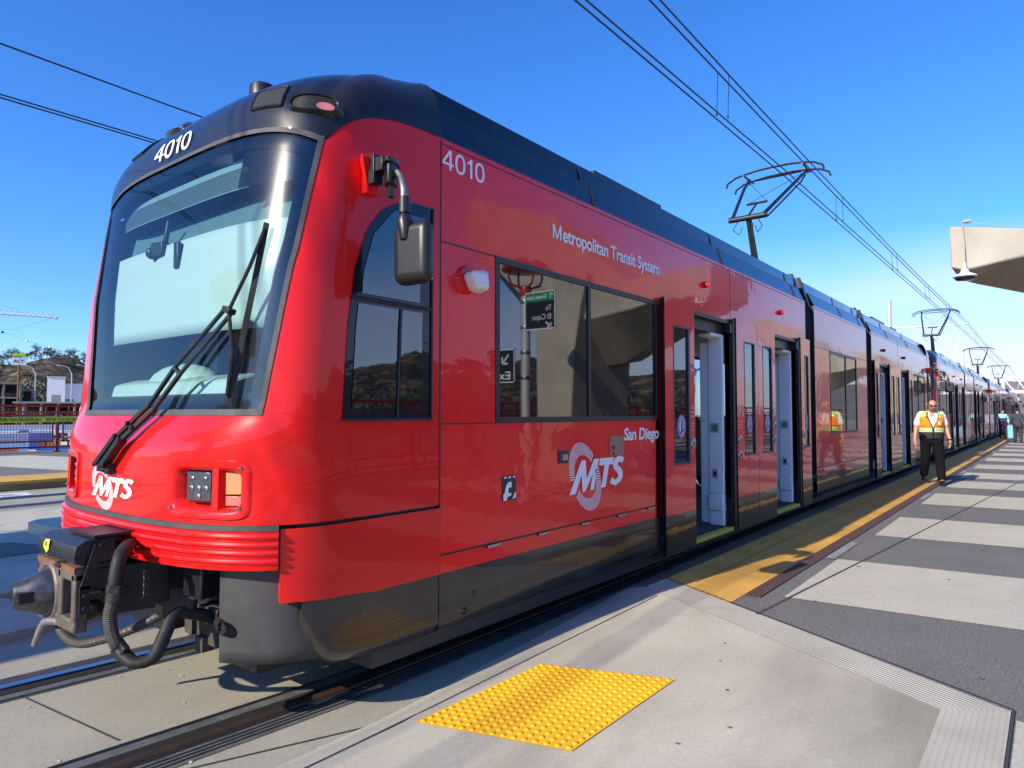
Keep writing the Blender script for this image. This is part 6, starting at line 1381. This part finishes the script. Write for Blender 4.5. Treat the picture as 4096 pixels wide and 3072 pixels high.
    q = MB(); 
    for s in (-1, 1): q.ball((s * .030, hd.y - .078, hd.z + .002 - .03 * bow), (.014, .008, .009), 8, 6)
    q.build('eyes', BMET, e); q = MB(); q.ball((0, hd.y - .072, hd.z - .062 - .03 * bow), (.026, .010, .007), 8, 6); q.build('mouth', pbr('lips', (.32, .12, .10), .6), e)
    if hair:
        q = MB(); q.ball((0, hd.y + .022, hd.z + .038), (.085, .100, .088), 16, 10); q.build('hair', hair, e)
    return e, P3, hd
SHIRT = pbr('white_shirt', (.74, .74, .78), .8, var=.05); BLKT = pbr('black_trousers', (.008, .008, .009), .95, var=.2, spec=.08); SHOE = pbr('black_shoe', (.012, .011, .010), .4)
man, P3, hd = person((17.25, -2.34, PZ + .004), R(-72), 'bald man in an orange and lime safety vest walking along the drain', SKIN, SHIRT, BLKT, SHOE, step=.26, bow=.7, stout=1.12, arm=(.04, .03), h=1.05, long_sleeve=False, hs=1.22)
# vest: an open front shell over the shirt, reflective bands, black hem
ORV = pbr('orange_vest', (.95, .24, .01), .7, emit=0); LIM = pbr('lime_band', (.62, .80, .06), .7); SIL = pbr('silver_band', (.55, .58, .60), .35, metal=.3)
def ring(z, rx, ry, a0, a1, n=22, y0=.0): return [(rx * math.sin(a), y0 - ry * math.cos(a), z) for a in frange(a0, a1, n)]
def shell(q, zs, gap):
    for sgn in (1, -1): q.grid([ring(z, rx, ry, sgn * gap(z), sgn * math.pi, 20) for z, rx, ry in zs])
rz_ = lambda z: lerp_t([(1.0, .210), (1.13, .215), (1.25, .222), (1.36, .225), (1.44, .20), (1.50, .12)], z); ry_ = lambda z: lerp_t([(1.0, .175), (1.13, .172), (1.25, .172), (1.36, .165), (1.44, .135), (1.50, .09)], z)
gap = lambda z: .04 + max(0, z - 1.16) * 1.7
v = None
for nm, mt, bands, g in (('vest', ORV, [(1.155, 1.375)], 0), ('vest_band', LIM, [(1.07, 1.095), (1.14, 1.155), (1.375, 1.39), (1.425, 1.50)], .002), ('reflective_band', SIL, [(1.095, 1.14), (1.39, 1.425)], .003), ('vest_hem', pbr('black_vest_hem', (.02, .02, .022), .8), [(.93, 1.07)], .004)):
    q = MB()
    for a, b in bands: shell(q, [(z, rz_(z) + .012 + g, ry_(z) + .012 + g) for z in frange(a, b, 4)], gap)
    o = q.build(nm, mt, v or man, smooth=60, solid=.006); v = v or o
q = MB(); 
for s in (-1, 1): q.tube([(s * (rz_(z) + .016) * math.sin(gap(z)), -(ry_(z) + .016) * math.cos(gap(z)), z) for z in frange(.94, 1.49, 12)], .008, 6)
q.build('vest_edging', BMET, v)
q = MB(); q.box(.06, .15, -.192, -.182, 1.20, 1.31); q.build('vest_pocket', pbr('orange_pocket', (.85, .18, .01), .7), v, smooth=0); q = MB(); q.box(-.15, -.09, -.192, -.184, 1.385, 1.405); q.build('name_tag', pbr('red_tag', (.6, .05, .05), .6), v, smooth=0)
q = MB(); q.box(.088, .118, -.198, -.192, 1.225, 1.275); q.build('badge', WHT, v, smooth=0)
q = MB()
for s in (-1, 1): q.box(s * .034 - .024, s * .034 + .024, hd.y - .097, hd.y - .092, hd.z - .045, hd.z - .012); q.bar((s * .058, hd.y - .094, hd.z - .02), (s * .078, hd.y + .01, hd.z + .005), .006)
q.box(-.012, .012, hd.y - .098, hd.y - .093, hd.z - .024, hd.z - .016); q.build('glasses', BMET, man, smooth=0)
q = MB(); w = Vector(P3('wrl')); q.lathe([(.040, -.014), (.043, 0), (.040, .014)], tuple(w), n=14); q.build('watch', BMET, man)
q = MB(); 
for s in (-1, 1): q.ball((s * .245, .01, 1.40), (.020, .04, .04), 10, 6)
q.build('shoulder_patch', LIM, man)
TEAL = pbr('teal_shirt', (.26, .62, .58), .8); NAVY = pbr('navy_cloth', (.020, .022, .045), .85)
p2, q3, hd2 = person((50.4, -2.02, PZ), R(-78), 'guard in a teal and navy shirt standing by the third tram', SKIN2, TEAL, NAVY, SHOE, step=.14, hair=pbr('brown_hair', (.05, .025, .015), .7), bow=.1, stout=1.05, arm=(.06, .02))
q = MB(); q.grid([ring(z, rz_(z) - .002, ry_(z) - .002, -math.pi, math.pi, 30) for z in frange(1.0, 1.26, 5)]); q.build('navy_shirt_panel', pbr('purple_navy', (.05, .03, .11), .85), p2, smooth=60, solid=.006)
q = MB(); q.grid([ring(z, rz_(z) + .004, ry_(z) + .004, -math.pi, math.pi, 30) for z in (.985, 1.02)]); q.build('belt', BMET, p2, smooth=60, solid=.006)
p3_, q3, hd3 = person((43.9, -2.96, PZ), R(95), 'person in a dark navy jacket seen from behind at the right edge', SKIN2, pbr('navy_jacket', (.035, .045, .075), .85), pbr('dark_grey_trousers', (.03, .03, .035), .85), SHOE, step=.16, hair=pbr('black_hair', (.012, .01, .01), .6), bow=.15, stout=1.12, arm=(.02, .0), h=1.02)
q = MB(); q.grid([ring(z, rz_(1.1) - .0 + (1.1 - z) * .05, ry_(1.1) - .0, -math.pi, math.pi, 30) for z in frange(.86, 1.12, 5)]); q.build('jacket_hem', MATS['navy_jacket'], p3_, smooth=60, solid=.006)
# wheeled cart with blue bags by the third person
e = empty('bag_cart', (45.6, -2.58, PZ)); o = (45.6, -2.58, PZ); tag(e, 'small wheeled cart with a sky blue bag beside the person in the navy jacket', 'cart')
q = MB(); q.tube([(45.6, -2.75, .15), (45.6, -2.75, 1.05), (45.45, -2.75, 1.1)], .018, 6); q.tube([(45.6, -2.42, .15), (45.6, -2.42, 1.05), (45.45, -2.42, 1.1)], .018, 6); q.box(45.4, 46.0, -2.78, -2.40, .14, .17); q.build('frame', BMET, e, org=o)
q = MB(); q.box(45.45, 45.95, -2.74, -2.44, .2, .95); q.build('bag', pbr('sky_blue_bag', (.18, .52, .78), .7, var=.2), e, org=o, bevel=.08)
for y in (-2.78, -2.40): q = MB(); q.lathe([(0, -.02), (.10, -.02), (.10, .02), (0, .02)], (45.7, y, .145), 'y', 14); q.build('wheel', RUB, e, org=o)
